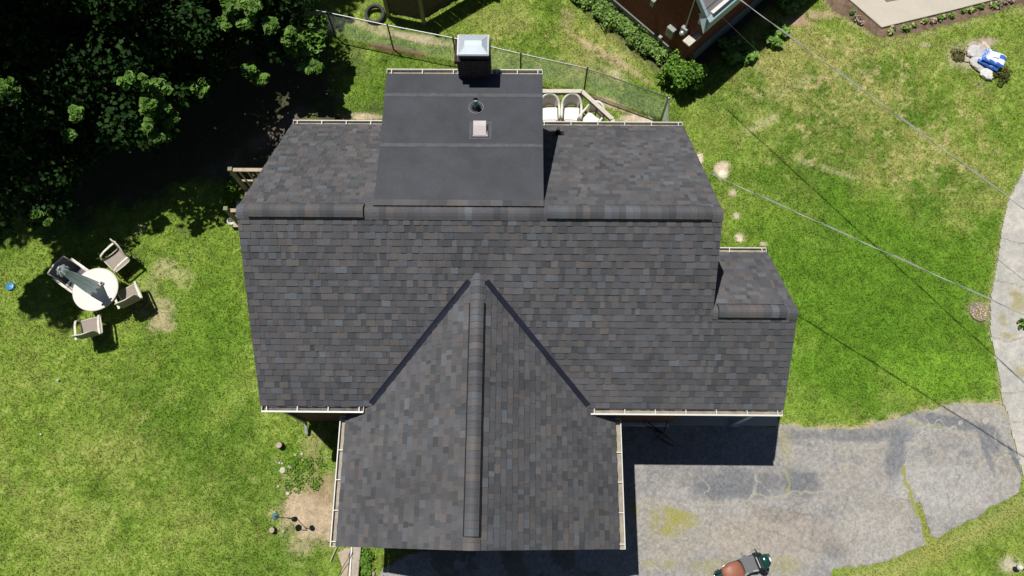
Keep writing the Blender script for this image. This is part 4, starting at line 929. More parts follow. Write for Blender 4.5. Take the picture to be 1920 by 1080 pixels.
a = at(1352,30,2.45); b = at(1920,515,5.5); cable([a,b+(b-a)*.2], .004, 'thin telephone wire leaving the white eave tinted blue for shade', 'telephone_wire', 'cabledark', sag=.25)

# ------------------------------------------------------------------ rock pile and sack, stump ring
for i, (px, py, r, sc, lab) in enumerate(((1826,100,.26,(1,1.1,.45),'large white speckled rock left of the blue sack'),(1832,122,.24,(1.1,.9,.4),'broad pale rock below the large white one'),(1849,140,.22,(1.1,.9,.45),'rounded grey speckled rock at the bottom of the pile'),
        (1841,90,.14,(1.3,.7,.35),'flat tan slab at the top of the pile'),(1848,86,.12,(1.5,.6,.35),'narrow tan slab touching the sack corner'),(1822,84,.11,(1.4,.8,.35),'small pale slab at the upper left of the pile'),(1812,112,.09,(1,1,.4),'small dark rimmed rock at the left of the pile'))):
    stone(px, py, r, lab, sc, (.62,.60,.58) if i < 3 else (.5,.42,.36), 'rocks piled under the blue sack', 'rock')
def sack(z, rz, lab, dx=0, dy=0):
    p = at(1864,109,.3); t = thing('sack', lab, 'sack', (p.x+dx,p.y+dy,z), rz, 'plastic sacks stacked on the rocks')
    n = 28; v = []; f = []; cols = []
    for side in (1,-1):
        for i in range(n+1):
            for j in range(n+1):
                x = -1+2*i/n; y = -1+2*j/n; e = max(0, (1-x**4)*(1-y**4))**.5; wv = .012*math.sin(9*x+3*y)*e; v.append((x*.33*(1-.05*y*y), y*.24*(1-.04*x*x), side*(.062*e+wv if side > 0 else .05*e)))
    K = (n+1)**2
    mb = MB()
    fs = []; cs = []
    for s_ in (0,1):
        for i in range(n):
            for j in range(n):
                a_ = s_*K+i*(n+1)+j; fs.append((a_,a_+n+1,a_+n+2,a_+1)); x = -1+2*(i+.5)/n; y = -1+2*(j+.5)/n
                blue = y < -.62 or (x > .35 and y > .1 and y < .75) or (x < -.72 and random.random() < .6) or (-.5 < x < .1 and y > .72) or (abs(x-.1) < .25 and -.25 < y < -.1 )
                mid_ = (-.85 < x < -.55 and -.3 < y < .6) 
                cs.append((.04,.13,.50) if blue else ((.35,.5,.75) if mid_ else (.80,.82,.86)))
    mb.add(v, fs); mb.c = cs; mb.build('sack_body', M['bag'], t, smooth=True); return t
sack(.20, R(-34), 'lower plastic sack peeping out under the blue and white one', -.06, -.03); sack(.31, R(-28), 'blue and white plastic sack lying on top of the rock pile')
p = at(1835.5,585); t = thing('tree_stump', 'round ground level stump ring filled with chips beside the sidewalk', 'stump', (p.x,p.y,0))
mb = MB()
for k in range(150):
    a = random.uniform(0, 6.28); r_ = .26*math.sqrt(random.random()); 
    mb.box((r_*math.cos(a), r_*math.sin(a), .03+random.uniform(0,.025)), (random.uniform(.02,.055), random.uniform(.012,.028), .012), rz=random.uniform(0,3), rx=random.uniform(-.4,.4), col=random.choice([(.5,.4,.22),(.42,.33,.25),(.3,.24,.22),(.18,.15,.16),(.55,.45,.18),(.5,.43,.36)]))
tag(mb.build('wood_chips', M['stone'], t), kind='stuff')
mb = MB(); mb.lathe([(.27,0),(.265,.03),(.23,.035),(.0,.025)], 26, jit=.05, col=(.22,.18,.13)); mb.build('stump_ring', M['stone'], t)

# ------------------------------------------------------------------ motor scooter at the bottom of the drive
def scooter():
    a_ = at(1376,1073,.76); b_ = at(1430,1055,1.0); h_ = Vector((b_.x-a_.x, b_.y-a_.y, 0)).normalized(); rz = math.atan2(h_.y, h_.x)
    t = thing('motor_scooter', 'dark green and silver motor scooter with brown seat, cut by the bottom edge', 'scooter', (a_.x+.34*h_.x,a_.y+.34*h_.y,0), rz)
    def wheel(x):
        Mx = Matrix.Rotation(R(90),4,'X'); mb = MB(); mb.torus((x,0,.21), .165, .045, 28, 8, Mx); w_ = mb.build('wheel', M['rubber'], t, smooth=True)
        mb = MB(); mb.M = Matrix.Translation((x,0,.21)) @ Mx; mb.lathe([(0,-.03),(.12,-.03),(.125,0),(.12,.03),(0,.03)], 18); mb.build('rim', M['silver'], w_)
    wheel(.55); wheel(-.55)
    def hull(secs, name, m, bev=0, par=t):   # secs: (x, half width, z low, z high)
        mb = MB(); n = 12; v = []
        for x, hw, zl, zh in secs:
            for k in range(n): a = 2*math.pi*k/n; c_, s_ = math.cos(a), math.sin(a); v.append((x, hw*abs(c_)**.7*(1 if c_ > 0 else -1), (zl+zh)/2+(zh-zl)/2*abs(s_)**.7*(1 if s_ > 0 else -1)))
        f = [(i*n+k,i*n+(k+1)%n,(i+1)*n+(k+1)%n,(i+1)*n+k) for i in range(len(secs)-1) for k in range(n)]+[tuple(range(n)), tuple((len(secs)-1)*n+k for k in range(n))[::-1]]
        mb.add(v, f); return mb.build(name, m, par, smooth=True)
    hull([(-.80,.05,.45,.55),(-.70,.14,.35,.62),(-.45,.19,.30,.68),(-.15,.18,.28,.66),(.0,.15,.25,.5)], 'rear_body', M['green'])
    hull([(-.84,.07,.47,.53),(-.78,.11,.44,.57),(-.70,.12,.45,.58)], 'tail_lamp', M['silver'])
    hull([(-.60,.10,.62,.72),(-.54,.19,.60,.78),(-.36,.235,.60,.80),(-.16,.22,.60,.79),(-.08,.12,.61,.74)], 'seat', M['tan'])
    mb = MB()
    for sy in (-1,1): mb.tube([(-.62,sy*.16,.60),(-.35,sy*.21,.58),(-.05,sy*.20,.45),(.15,sy*.19,.30),(.32,sy*.20,.45)], .022, 6)
    mb.build('side_trim', M['silver'], t, smooth=True)
    mb = MB(); mb.box((.13,0,.34),(.46,.42,.06)); mb.build('footboard', M['grey'], t, bevel=.015)
    mb = MB(); v = []
    for x, hw, z in ((.30,.18,.27),(.37,.21,.5),(.41,.19,.75),(.42,.12,.92)): v += [(x-.03*0,-hw,z),(x+.07,0,z),(x,hw,z)]
    mb.add(v, [(3*i+j,3*i+j+1,3*i+j+4,3*i+j+3) for i in range(3) for j in range(2)]); mb.add([(a_+.02,b_,c_) for a_,b_,c_ in v], [(3*i+j,3*i+3+j,3*i+j+4,3*i+j+1) for i in range(3) for j in range(2)]); mb.build('leg_shield', M['green'], t, smooth=True)
    mb = MB(); mb.box((.33,0,.62),(.02,.26,.30),ry=R(-12)); mb.build('glove_panel', M['silver'], t, bevel=.008)
    hull([(.42,.06,.28,.40),(.50,.09,.30,.50),(.62,.09,.32,.46),(.74,.05,.28,.36)], 'front_fender', M['green'])
    hull([(.30,.10,.90,.98),(.36,.16,.86,1.03),(.46,.14,.86,1.04),(.53,.07,.90,1.0)], 'headset', M['green'])
    mb = MB(); mb.ball((.52,0,.95), .075, sc=(.5,1,1)); mb.build('headlight', mat('clear_lens', (.8,.85,.88), .1), t, smooth=True)
    mb = MB(); mb.tube([(.28,-.33,.97),(.35,-.15,.97),(.37,0,.97),(.35,.15,.97),(.28,.33,.97)], .015, 8); mb.build('handlebar', M['black'], t, smooth=True)
    for sy in (-1,1):
        mb = MB(); mb.tube([(.33,sy*.20,.98),(.36,sy*.28,1.12),(.34,sy*.33,1.18)], .006, 6); mb.ball((.33,sy*.36,1.2), .055, sc=(.35,1,.7)); mb.build('mirror', M['silver'], t, smooth=True)
    mb = MB(); mb.tube([(-.60,-.1,.72),(-.80,-.12,.72),(-.86,0,.72),(-.80,.12,.72),(-.60,.1,.72)], .012, 6); mb.build('luggage_rack', M['black'], t)
    mb = MB(); mb.tube([(-.2,-.22,.22),(-.55,-.24,.24),(-.75,-.24,.27)], .045, 10); mb.build('exhaust', M['black'], t, smooth=True)
scooter()
# dark bicycle parked in the deep shade by the wall
def bicycle():
    p = at(1203,803,.0); q_ = at(1240,800,0); t = thing('bicycle', 'black bicycle in the deep shade below the front gutter', 'bicycle', (p.x+.1,p.y,0), R(-35))
    Mx = Matrix.Rotation(R(90),4,'X')
    for x in (-.5,.5):
        mb = MB(); mb.torus((x,0,.33), .31, .02, 32, 6, Mx); w_ = mb.build('wheel', M['rubber'], t)
        mb = MB()
        for k in range(10): a = k*math.pi/5; mb.bar((x,0,.33),(x+.3*math.cos(a),0,.33+.3*math.sin(a)),.003)
        mb.build('spokes', M['steel'], w_)
    mb = MB(); P = dict(b=(-.05,0,.3), s=(-.2,0,.75), h=(.35,0,.78), f=(.5,0,.33), r=(-.5,0,.33))
    for a, b in ('bs','sh','bh','hf','rb','rs'): mb.tube([P[a],P[b]], .015, 6)
    mb.build('frame', M['black'], t); mb = MB(); mb.tube([(.35,0,.78),(.36,0,.95)],.012,6); mb.tube([(.28,-.28,.95),(.36,0,.97),(.28,.28,.95)], .013, 6); mb.build('handlebar', M['black'], t)
    mb = MB(); mb.ball((-.23,0,.86),.1,sc=(1.2,.6,.35)); mb.build('saddle', M['black'], t, smooth=True)
bicycle()
# tool lying at the lower right corner
p = at(1905,1063); t = thing('garden_trimmer', 'garden tool with white head and yellow shaft in the bottom right corner', 'tool', (p.x,p.y,.25), 0)
mb = MB(); mb.tube([(0,0,0),(.5,.03,.12),(1.2,.05,.25)], .02, 8); mb.build('shaft', mat('yellow_plastic', (.65,.55,.05), .4), t, smooth=True)
mb = MB(); mb.lathe([(.0,.06),(.05,.05),(.075,0),(.06,-.04),(0,-.05)], 14, (-.06,0,0), jit=.05); mb.build('head', M['white'], t); mb = MB(); mb.torus((-.08,0,-.01),.06,.012,16,6); mb.build('guard', M['black'], t)

# ------------------------------------------------------------------ foliage
LSUN = np.array([-.245,.23,1.]); LSUN /= np.linalg.norm(LSUN)
def leaves(name, cen, rad, per, size, cols, m, parent=None, seed=0, flat=.6, shell=.55, squash=.8, updir=.8):
    r = np.random.default_rng(seed); cen = np.asarray(cen, float); rad = np.asarray(rad, float); per = np.broadcast_to(per, len(cen))
    idx = np.repeat(np.arange(len(cen)), per); n = len(idx); d = r.normal(size=(n,3)); d /= np.linalg.norm(d, axis=1)[:,None]; rr = (shell+(1-shell)*r.random(n)**.7)*rad[idx]
    wob = 1+.22*np.sin(d[:,0]*5+idx)*np.cos(d[:,1]*6+idx*2)
    P = cen[idx]+d*(rr*wob)[:,None]*np.array([1,1,squash])
    nrm = d*flat+r.normal(size=(n,3))*.55+np.array([0,0,updir]); nrm /= np.linalg.norm(nrm, axis=1)[:,None]
    t1 = np.cross(nrm, r.normal(size=(n,3))); t1 /= np.linalg.norm(t1, axis=1)[:,None]; t2 = np.cross(nrm, t1)
    s = size*r.uniform(.6, 1.35, n)[:,None]
    # a leaf: folded five-point shape made of two quads sharing the midrib
    a = P-t1*s*.5; b = P+t1*s*.6; e = P+t2*s*.42+nrm*s*.13; f = P-t2*s*.42+nrm*s*.13; g_ = P+t1*s*.25+t2*s*.34; h_ = P+t1*s*.25-t2*s*.34
    co = np.stack([a, f, h_, b, g_, e], 1).reshape(-1,3)
    base = np.arange(n)[:,None]*6; q = np.concatenate([base+np.array([0,1,2,3]), base+np.array([0,3,4,5])], 0)
    cols = np.array(cols); ci = (r.random(n)*len(cols)).astype(int); cc = cols[ci]*r.uniform(.7, 1.35, n)[:,None]*(.85+.3*r.random(len(cen))[idx])[:,None]
    o = raw_mesh(name, co, q, np.repeat(cc, 6, 0), m)
    if parent: o.parent = parent
    return o
CROWN_HIGH = [(-9.2,22.0,7.1,1.25),(-25.6,23.6,9.7,1.25),(-13.3,22.5,7.9,1.25),(-23.3,16.9,5.6,1.25),(-19.0,15.4,8.7,1.25),(-20.0,25.2,9.4,1.25),(-9.8,13.9,4.3,1.25),(-22.8,24.4,13.6,1.25),(-11.4,17.0,8.0,1.25),(-11.4,21.3,8.3,1.25),(-12.1,11.5,8.7,1.25),(-25.6,14.2,13.3,1.25),(-19.5,14.8,7.9,1.25),(-15.7,12.0,6.8,1.25),(-16.9,12.6,9.2,1.25),(-19.1,13.3,13.3,1.25),(-15.2,22.5,11.5,1.25),(-18.3,24.2,9.3,1.25),(-23.4,18.6,10.6,1.25),(-25.4,15.3,10.7,1.25),(-7.8,17.5,7.0,1.00),(-15.4,20.9,13.9,1.25),(-26.0,17.7,12.5,1.25),(-14.1,14.7,9.4,1.25),(-17.7,26.6,9.7,1.25),(-16.7,18.6,4.2,1.25),(-21.5,14.2,11.1,1.25),(-15.6,16.9,8.7,1.25),(-24.1,17.0,12.6,1.25),(-8.7,22.0,10.5,1.25),(-12.7,15.9,8.4,1.25),(-25.1,18.1,5.5,1.25),(-21.3,17.2,11.1,1.25),(-14.5,21.4,6.3,1.25),(-13.3,11.7,8.3,1.25),(-11.4,23.1,4.9,1.25),(-15.9,10.9,9.3,1.25),(-9.4,24.6,10.1,1.25),(-8.3,18.7,6.3,1.25),(-15.1,11.7,9.0,1.25),(-9.9,20.1,6.8,1.25),(-22.0,19.7,9.1,1.25),(-22.7,26.8,10.7,1.25),(-13.3,25.0,4.4,1.25),(-5.8,20.8,4.1,0.36),(-24.6,15.1,5.3,1.25),(-22.0,14.8,9.9,1.25),(-14.9,22.0,5.9,1.25),(-18.0,16.8,10.3,1.25),(-14.9,9.5,9.6,0.75),(-24.1,12.2,13.3,1.25),(-10.6,17.8,10.3,1.25),(-14.5,18.1,12.1,1.25),(-21.1,26.2,10.0,1.25),(-24.4,11.0,10.1,1.25),(-12.7,18.8,7.7,1.25),(-21.8,13.0,5.1,1.25),(-20.4,21.4,13.3,1.25),(-19.1,23.4,12.2,1.25),(-18.4,22.8,6.6,1.25),(-20.7,19.8,13.6,1.25),(-23.8,25.7,13.9,1.25),(-11.9,13.7,5.9,1.25),(-25.8,26.1,7.9,1.25),(-18.8,12.3,5.9,1.25),(-14.9,19.1,10.9,1.25),(-12.6,27.0,12.2,1.25),(-15.2,13.4,10.8,1.25),(-14.0,10.9,8.6,1.25),(-20.7,21.4,5.6,1.25),(-16.4,16.1,13.3,1.25),(-22.9,13.9,4.4,1.25),(-11.7,14.6,9.7,1.25),(-23.0,9.9,9.7,0.36),(-17.6,21.5,13.0,1.25),(-21.8,11.3,8.9,1.25),(-20.1,27.0,13.9,1.25),(-11.4,17.2,11.7,1.25),(-21.3,20.5,6.6,1.25),(-9.8,22.9,6.5,1.25),(-8.6,25.4,10.3,1.25),(-23.0,21.1,5.5,1.25),(-16.3,27.1,11.5,1.25),(-17.8,23.6,9.7,1.25),(-20.3,18.2,4.4,1.25),(-27.1,15.7,11.2,1.25),(-23.3,17.5,13.9,1.25),(-6.8,19.4,6.7,0.75),(-23.3,23.0,7.5,1.25),(-19.4,10.5,8.5,1.25),(-8.8,21.2,10.1,1.25),(-20.5,23.8,11.8,1.25),(-19.6,11.0,9.4,1.25),(-13.9,27.1,13.1,1.25),(-22.3,18.2,10.2,1.25),(-26.1,21.8,9.9,1.25),(-8.8,27.2,11.2,1.25),(-11.2,26.5,9.4,1.25),(-18.4,17.6,5.5,1.25),(-17.2,19.4,11.2,1.25),(-9.0,24.0,4.7,1.25),(-19.8,24.6,8.3,1.25),(-23.6,9.8,8.6,0.50),(-16.8,21.7,5.5,1.25),(-7.7,23.3,7.2,1.25),(-6.4,18.6,4.6,1.00),(-18.7,11.0,10.9,1.25),(-9.9,16.9,9.8,1.25),(-23.8,19.8,10.6,1.25),(-12.4,19.7,13.5,1.25),(-17.3,14.0,7.3,1.25),(-19.3,9.6,4.8,1.25),(-13.8,23.1,7.4,1.25),(-24.8,26.8,10.8,1.25),(-9.4,25.7,6.8,1.25),(-23.2,24.1,5.4,1.25),(-17.4,17.1,4.1,1.25),(-13.9,13.7,13.4,1.25),(-13.3,21.3,12.1,1.25),(-22.8,11.5,5.2,1.25),(-25.4,24.3,7.2,1.25),(-19.2,11.1,11.3,1.25),(-20.3,18.6,13.2,1.25),(-23.0,13.7,13.5,1.25),(-20.7,21.3,8.2,1.25),(-13.1,23.6,12.5,1.25),(-25.2,18.8,9.8,1.25),(-10.5,18.7,6.5,1.25),(-14.9,24.3,5.3,1.25),(-18.0,11.8,13.6,1.25),(-21.7,10.2,7.2,1.25),(-18.6,21.5,12.2,1.25),(-13.3,15.2,5.9,1.25),(-15.3,14.1,6.2,1.25),(-18.1,25.6,12.7,1.25),(-19.4,16.8,8.4,1.25),(-20.6,24.1,6.3,1.25),(-16.5,21.5,12.3,1.25),(-23.0,19.2,4.8,1.25),(-17.0,24.0,12.4,1.25),(-24.0,18.7,4.2,1.25),(-26.1,14.4,9.2,1.25),(-26.5,17.7,10.5,1.25),(-15.0,8.0,8.5,0.75),(-13.3,25.0,7.9,1.25),(-14.8,7.2,5.8,0.36),(-19.0,21.9,8.1,1.25),(-15.6,16.5,4.5,1.25),(-26.5,20.0,9.1,1.25),(-15.0,8.1,10.7,0.50),(-8.9,15.2,6.4,1.25),(-7.4,23.9,9.8,0.36),(-7.7,21.1,8.8,1.00),(-20.7,9.3,6.9,0.36),(-14.9,7.7,6.5,0.36),(-24.3,11.5,5.1,1.25),(-6.3,17.6,4.2,0.75),(-16.6,14.5,8.0,1.25),(-20.3,12.4,8.2,1.25),(-14.0,24.3,7.7,1.25),(-20.9,19.0,11.1,1.25),(-12.8,10.6,6.6,1.25),(-22.0,20.9,9.8,1.25),(-7.9,26.3,11.0,0.50),(-8.0,22.6,9.2,1.25),(-12.1,26.1,13.4,1.25),(-24.0,21.0,4.2,1.25),(-16.1,21.6,5.7,1.25),(-17.7,26.9,10.5,1.25),(-25.0,25.9,8.8,1.25),(-20.7,10.7,9.0,1.25),(-8.0,18.6,4.8,1.25),(-24.7,11.4,12.5,1.25),(-19.7,19.9,5.9,1.25),(-15.8,11.4,13.7,1.25),(-16.0,16.8,5.2,1.25),(-14.7,13.4,9.3,1.25),(-17.8,19.4,8.8,1.25),(-24.7,10.3,6.0,1.25),(-20.5,11.6,6.0,1.25),(-24.0,24.5,11.9,1.25),(-24.1,15.4,13.6,1.25),(-10.5,22.1,13.2,1.25),(-25.5,24.0,12.5,1.25),(-12.3,16.4,7.2,1.25),(-12.6,19.7,10.5,1.25),(-8.8,22.6,5.0,1.25),(-13.3,13.8,5.9,1.25),(-10.5,21.2,5.9,1.25),(-21.4,17.3,7.0,1.25),(-11.1,12.2,6.7,1.25),(-20.0,14.0,6.6,1.25),(-8.0,24.4,12.1,0.50),(-8.4,23.6,10.8,1.25),(-9.2,25.2,10.6,1.25),(-16.5,16.6,12.5,1.25),(-22.5,19.0,13.4,1.25),(-16.3,15.1,6.2,1.25),(-9.0,27.7,12.2,1.00),(-21.6,24.4,4.9,1.25),(-13.9,21.5,8.7,1.25),(-9.8,18.8,5.7,1.25),(-25.9,14.6,13.2,1.25),(-16.2,14.6,12.1,1.25),(-15.3,23.4,12.2,1.25),(-17.4,11.3,5.4,1.25),(-22.2,13.2,10.0,1.25),(-11.4,20.2,5.7,1.25),(-24.1,9.8,9.3,0.36),(-25.8,12.5,12.1,1.25),(-17.7,13.9,6.2,1.25),(-7.9,25.2,10.5,0.75),(-27.0,25.4,11.7,1.25),(-25.1,25.7,13.1,1.25),(-20.5,25.1,6.3,1.25),(-14.6,8.7,8.4,0.75),(-19.9,26.4,13.5,1.25),(-8.8,16.0,8.9,1.25),(-14.1,16.7,5.0,1.25),(-10.9,26.9,11.2,1.25),(-27.5,26.7,13.3,1.25),(-9.2,18.4,7.7,1.25),(-17.8,17.6,9.2,1.25),(-9.6,17.9,12.2,1.25),(-14.3,10.4,12.1,0.50),(-25.8,19.1,13.9,1.25),(-20.6,22.5,12.3,1.25),(-21.1,15.3,8.0,1.25),(-8.0,19.8,10.1,1.25),(-17.5,11.0,10.9,1.25),(-24.4,22.0,10.9,1.25),(-23.1,11.7,10.1,1.25),(-24.4,17.1,11.4,1.25),(-24.8,27.1,11.4,1.25),(-12.6,17.2,5.6,1.25),(-18.6,19.5,9.5,1.25),(-10.5,15.2,4.0,1.25),(-26.3,20.6,11.6,1.25),(-22.6,14.6,7.8,1.25),(-6.3,19.6,4.2,0.75),(-25.1,15.9,4.2,1.25),(-22.3,26.0,7.5,1.25),(-16.1,24.8,11.6,1.25),(-14.3,7.2,7.2,0.36),(-7.6,21.5,8.8,1.00),(-16.8,9.8,6.5,1.00),(-19.0,12.8,6.4,1.25),(-12.8,25.6,6.8,1.25),(-15.3,17.4,4.9,1.25),(-14.6,19.1,7.6,1.25),(-20.5,27.0,12.3,1.25),(-23.4,11.7,13.9,1.25),(-14.1,25.5,13.8,1.25),(-25.4,17.5,5.4,1.25),(-17.2,27.3,13.8,1.25),(-16.9,23.9,7.5,1.25),(-26.9,21.9,11.7,1.25),(-21.6,17.0,13.5,1.25),(-21.3,22.0,4.4,1.25),(-14.5,7.0,4.8,0.50),(-24.4,14.0,12.8,1.25),(-23.1,20.5,8.3,1.25),(-13.1,14.1,9.7,1.25),(-19.7,21.1,13.1,1.25),(-7.2,23.3,9.3,0.36),(-8.1,23.6,13.1,0.36),(-11.4,25.0,9.7,1.25),(-13.3,15.9,6.7,1.25),(-18.7,22.2,12.7,1.25),(-27.3,24.0,13.4,1.25),(-10.4,13.0,4.4,1.25),(-21.6,23.7,12.7,1.25),(-8.5,18.9,9.3,1.25),(-11.3,21.7,6.5,1.25),(-9.3,26.2,9.9,1.25),(-17.4,13.9,10.1,1.25),(-25.6,18.6,11.7,1.25),(-9.3,17.0,4.0,1.25),(-12.6,19.0,6.5,1.25),(-18.1,21.4,11.4,1.25),(-19.3,16.8,5.6,1.25),(-17.3,15.5,7.6,1.25),(-18.9,17.2,9.3,1.25),(-7.9,21.6,4.8,1.25),(-24.2,20.6,12.4,1.25),(-14.1,17.2,7.2,1.25),(-11.5,23.5,13.8,1.25),(-7.7,25.2,7.1,1.25),(-21.3,20.2,11.3,1.25),(-15.9,25.8,11.8,1.25),(-20.7,14.5,13.9,1.25),(-11.1,21.3,10.0,1.25),(-25.0,21.0,10.6,1.25),(-13.5,13.5,13.9,1.25),(-16.2,19.5,12.9,1.25),(-19.5,26.1,13.9,1.25),(-16.8,12.0,8.7,1.25),(-11.1,16.5,13.0,1.25),(-13.2,26.6,9.0,1.25),(-18.6,25.3,4.6,1.25),(-14.0,23.3,11.7,1.25),(-10.2,23.3,7.1,1.25),(-24.4,13.6,8.3,1.25),(-24.0,13.2,11.1,1.25),(-23.3,19.4,11.0,1.25),(-7.2,18.3,8.9,0.36),(-22.3,18.3,13.7,1.25),(-10.5,12.7,7.1,1.25),(-8.6,24.0,12.5,1.00),(-16.1,19.9,7.8,1.25),(-11.4,24.3,4.4,1.25),(-23.8,25.1,8.0,1.25),(-11.7,15.0,6.5,1.25),(-26.8,24.5,10.1,1.25),(-21.5,25.8,13.9,1.25),(-15.7,11.6,11.0,1.25),(-21.7,15.8,6.9,1.25),(-8.4,20.0,12.6,0.75),(-24.8,14.8,11.6,1.25),(-19.1,16.4,11.1,1.25),(-12.9,19.5,6.1,1.25),(-27.8,17.0,13.4,1.25),(-9.8,20.1,10.1,1.25),(-12.6,24.3,12.6,1.25),(-24.6,23.7,4.4,1.25),(-14.5,19.5,6.0,1.25),(-17.3,26.6,8.9,1.25),(-12.8,18.9,12.2,1.25),(-14.0,9.6,4.9,1.25),(-20.6,11.9,11.2,1.25),(-17.9,13.4,5.7,1.25),(-13.0,13.9,10.0,1.25),(-9.7,19.3,13.8,1.25),(-26.8,27.1,11.3,1.25),(-22.4,20.8,4.2,1.25),(-24.1,21.4,4.9,1.25),(-6.4,23.3,5.3,0.50),(-9.0,21.2,13.6,1.25),(-23.1,26.0,5.7,1.25),(-7.2,20.9,6.4,1.00),(-11.1,24.8,7.8,1.25),(-27.1,14.9,13.0,1.25),(-14.3,14.4,10.3,1.25),(-18.9,12.6,10.6,1.25),(-16.5,14.6,12.2,1.25),(-23.7,20.7,12.7,1.25),(-13.8,26.4,8.2,1.25),(-25.5,10.8,10.2,1.25),(-19.5,21.6,8.5,1.25),(-10.1,14.2,7.9,1.25),(-23.2,16.0,5.4,1.25),(-22.2,9.1,5.9,0.36),(-8.4,20.8,11.2,1.25),(-16.6,17.3,4.6,1.25),(-15.1,24.8,13.5,1.25),(-24.8,12.5,9.2,1.25),(-14.4,13.1,11.3,1.25),(-8.2,16.4,6.3,1.25),(-17.3,25.4,7.4,1.25),(-25.9,17.4,8.8,1.25),(-8.6,18.7,11.1,0.75),(-15.3,26.0,13.1,1.25),(-22.9,10.5,11.7,0.50),(-15.0,7.9,7.3,0.50),(-25.4,17.8,4.1,1.25),(-23.9,24.0,11.5,1.25),(-24.9,11.5,13.0,1.25),(-14.4,21.4,5.4,1.25),(-15.6,8.3,12.7,0.36),(-17.0,27.3,12.3,1.25),(-20.0,22.9,10.7,1.25),(-14.1,15.5,7.0,1.25),(-16.1,16.9,10.5,1.25),(-8.3,25.4,11.5,0.75),(-21.6,9.4,7.4,0.36),(-19.3,20.9,9.9,1.25),(-10.1,22.1,11.0,1.25),(-12.8,10.0,5.0,1.25),(-15.5,8.6,12.7,0.50),(-14.6,7.7,7.1,0.75),(-17.4,24.2,9.6,1.25),(-25.7,16.8,10.7,1.25),(-16.7,21.2,6.3,1.25),(-26.2,21.8,10.1,1.25),(-13.6,22.3,13.2,1.25),(-21.3,10.5,7.0,1.25),(-25.6,24.7,10.3,1.25),(-20.2,13.8,7.1,1.25),(-23.7,27.5,13.2,1.25),(-22.4,11.6,8.2,1.25),(-17.1,9.4,4.4,1.00),(-17.9,26.7,9.8,1.25),(-8.3,23.8,13.8,0.36),(-16.8,9.0,14.0,0.36)]
CROWN_LOW = [(-12.6,12.8,4.4,0.85),(-11.7,9.9,3.7,0.85),(-10.4,13.9,2.5,0.85),(-11.4,12.5,2.7,0.85),(-10.4,11.3,3.0,0.85),(-11.2,9.3,2.3,0.38),(-13.7,10.0,2.6,0.85),(-11.6,10.3,2.2,0.85),(-9.2,11.6,4.0,0.85),(-12.0,9.2,2.2,0.65),(-8.7,13.8,2.8,0.85),(-12.8,9.9,2.0,0.85),(-13.5,9.0,2.1,0.85),(-8.5,13.5,2.0,0.85),(-11.7,11.2,3.2,0.85),(-8.7,12.6,2.2,0.85),(-13.1,7.7,2.7,0.65),(-10.9,13.7,3.2,0.85),(-12.1,11.2,5.0,0.85),(-6.8,13.9,2.3,0.85),(-11.4,11.4,2.0,0.85),(-12.0,8.0,1.9,0.50),(-12.6,13.0,2.8,0.85),(-12.0,8.8,1.9,0.50),(-9.5,11.0,2.8,0.85),(-8.9,11.5,2.7,0.85),(-11.3,12.8,3.6,0.85),(-11.6,10.8,4.2,0.85),(-7.2,13.9,3.1,0.85),(-10.9,9.7,2.2,0.38),(-13.4,11.0,2.8,0.85),(-9.3,12.9,3.1,0.85),(-9.3,9.8,2.6,0.50),(-13.1,7.2,2.5,0.50),(-10.3,9.8,2.1,0.38),(-9.4,10.6,2.4,0.38),(-12.1,8.8,2.6,0.85),(-13.1,11.1,3.7,0.85),(-6.7,13.3,1.9,0.50),(-11.1,12.2,5.0,0.85),(-9.3,9.3,3.2,0.38),(-7.9,13.8,2.0,0.85),(-6.9,12.9,2.0,0.65),(-10.2,12.9,3.0,0.85),(-9.5,10.7,3.5,0.85),(-11.3,9.9,2.4,0.85),(-9.8,10.7,4.4,0.85),(-8.9,13.4,3.6,0.85),(-12.6,12.2,4.9,0.85),(-12.0,10.0,4.2,0.85),(-14.4,13.3,2.1,0.85),(-8.6,11.4,2.5,0.65),(-13.8,9.0,2.1,0.85),(-10.6,10.3,4.3,0.85),(-8.5,12.0,3.8,0.85),(-9.4,11.8,5.5,0.85),(-11.8,11.8,4.2,0.85),(-9.6,12.3,2.7,0.85),(-11.9,10.7,4.3,0.85),(-12.5,9.4,3.3,0.85),(-9.8,10.4,1.8,0.50),(-9.9,9.1,3.5,0.38),(-9.8,10.0,3.5,0.85),(-11.5,12.5,2.7,0.85),(-12.7,10.7,4.2,0.85),(-12.5,10.6,2.6,0.85),(-8.4,14.4,2.3,0.85),(-12.0,13.2,4.0,0.85),(-12.0,10.0,2.5,0.85),(-12.4,7.8,1.9,0.50),(-7.3,13.8,2.9,0.85),(-9.7,10.0,1.8,0.38),(-6.5,14.1,2.6,0.85),(-10.8,14.6,2.1,0.85),(-8.7,10.4,3.2,0.38)]
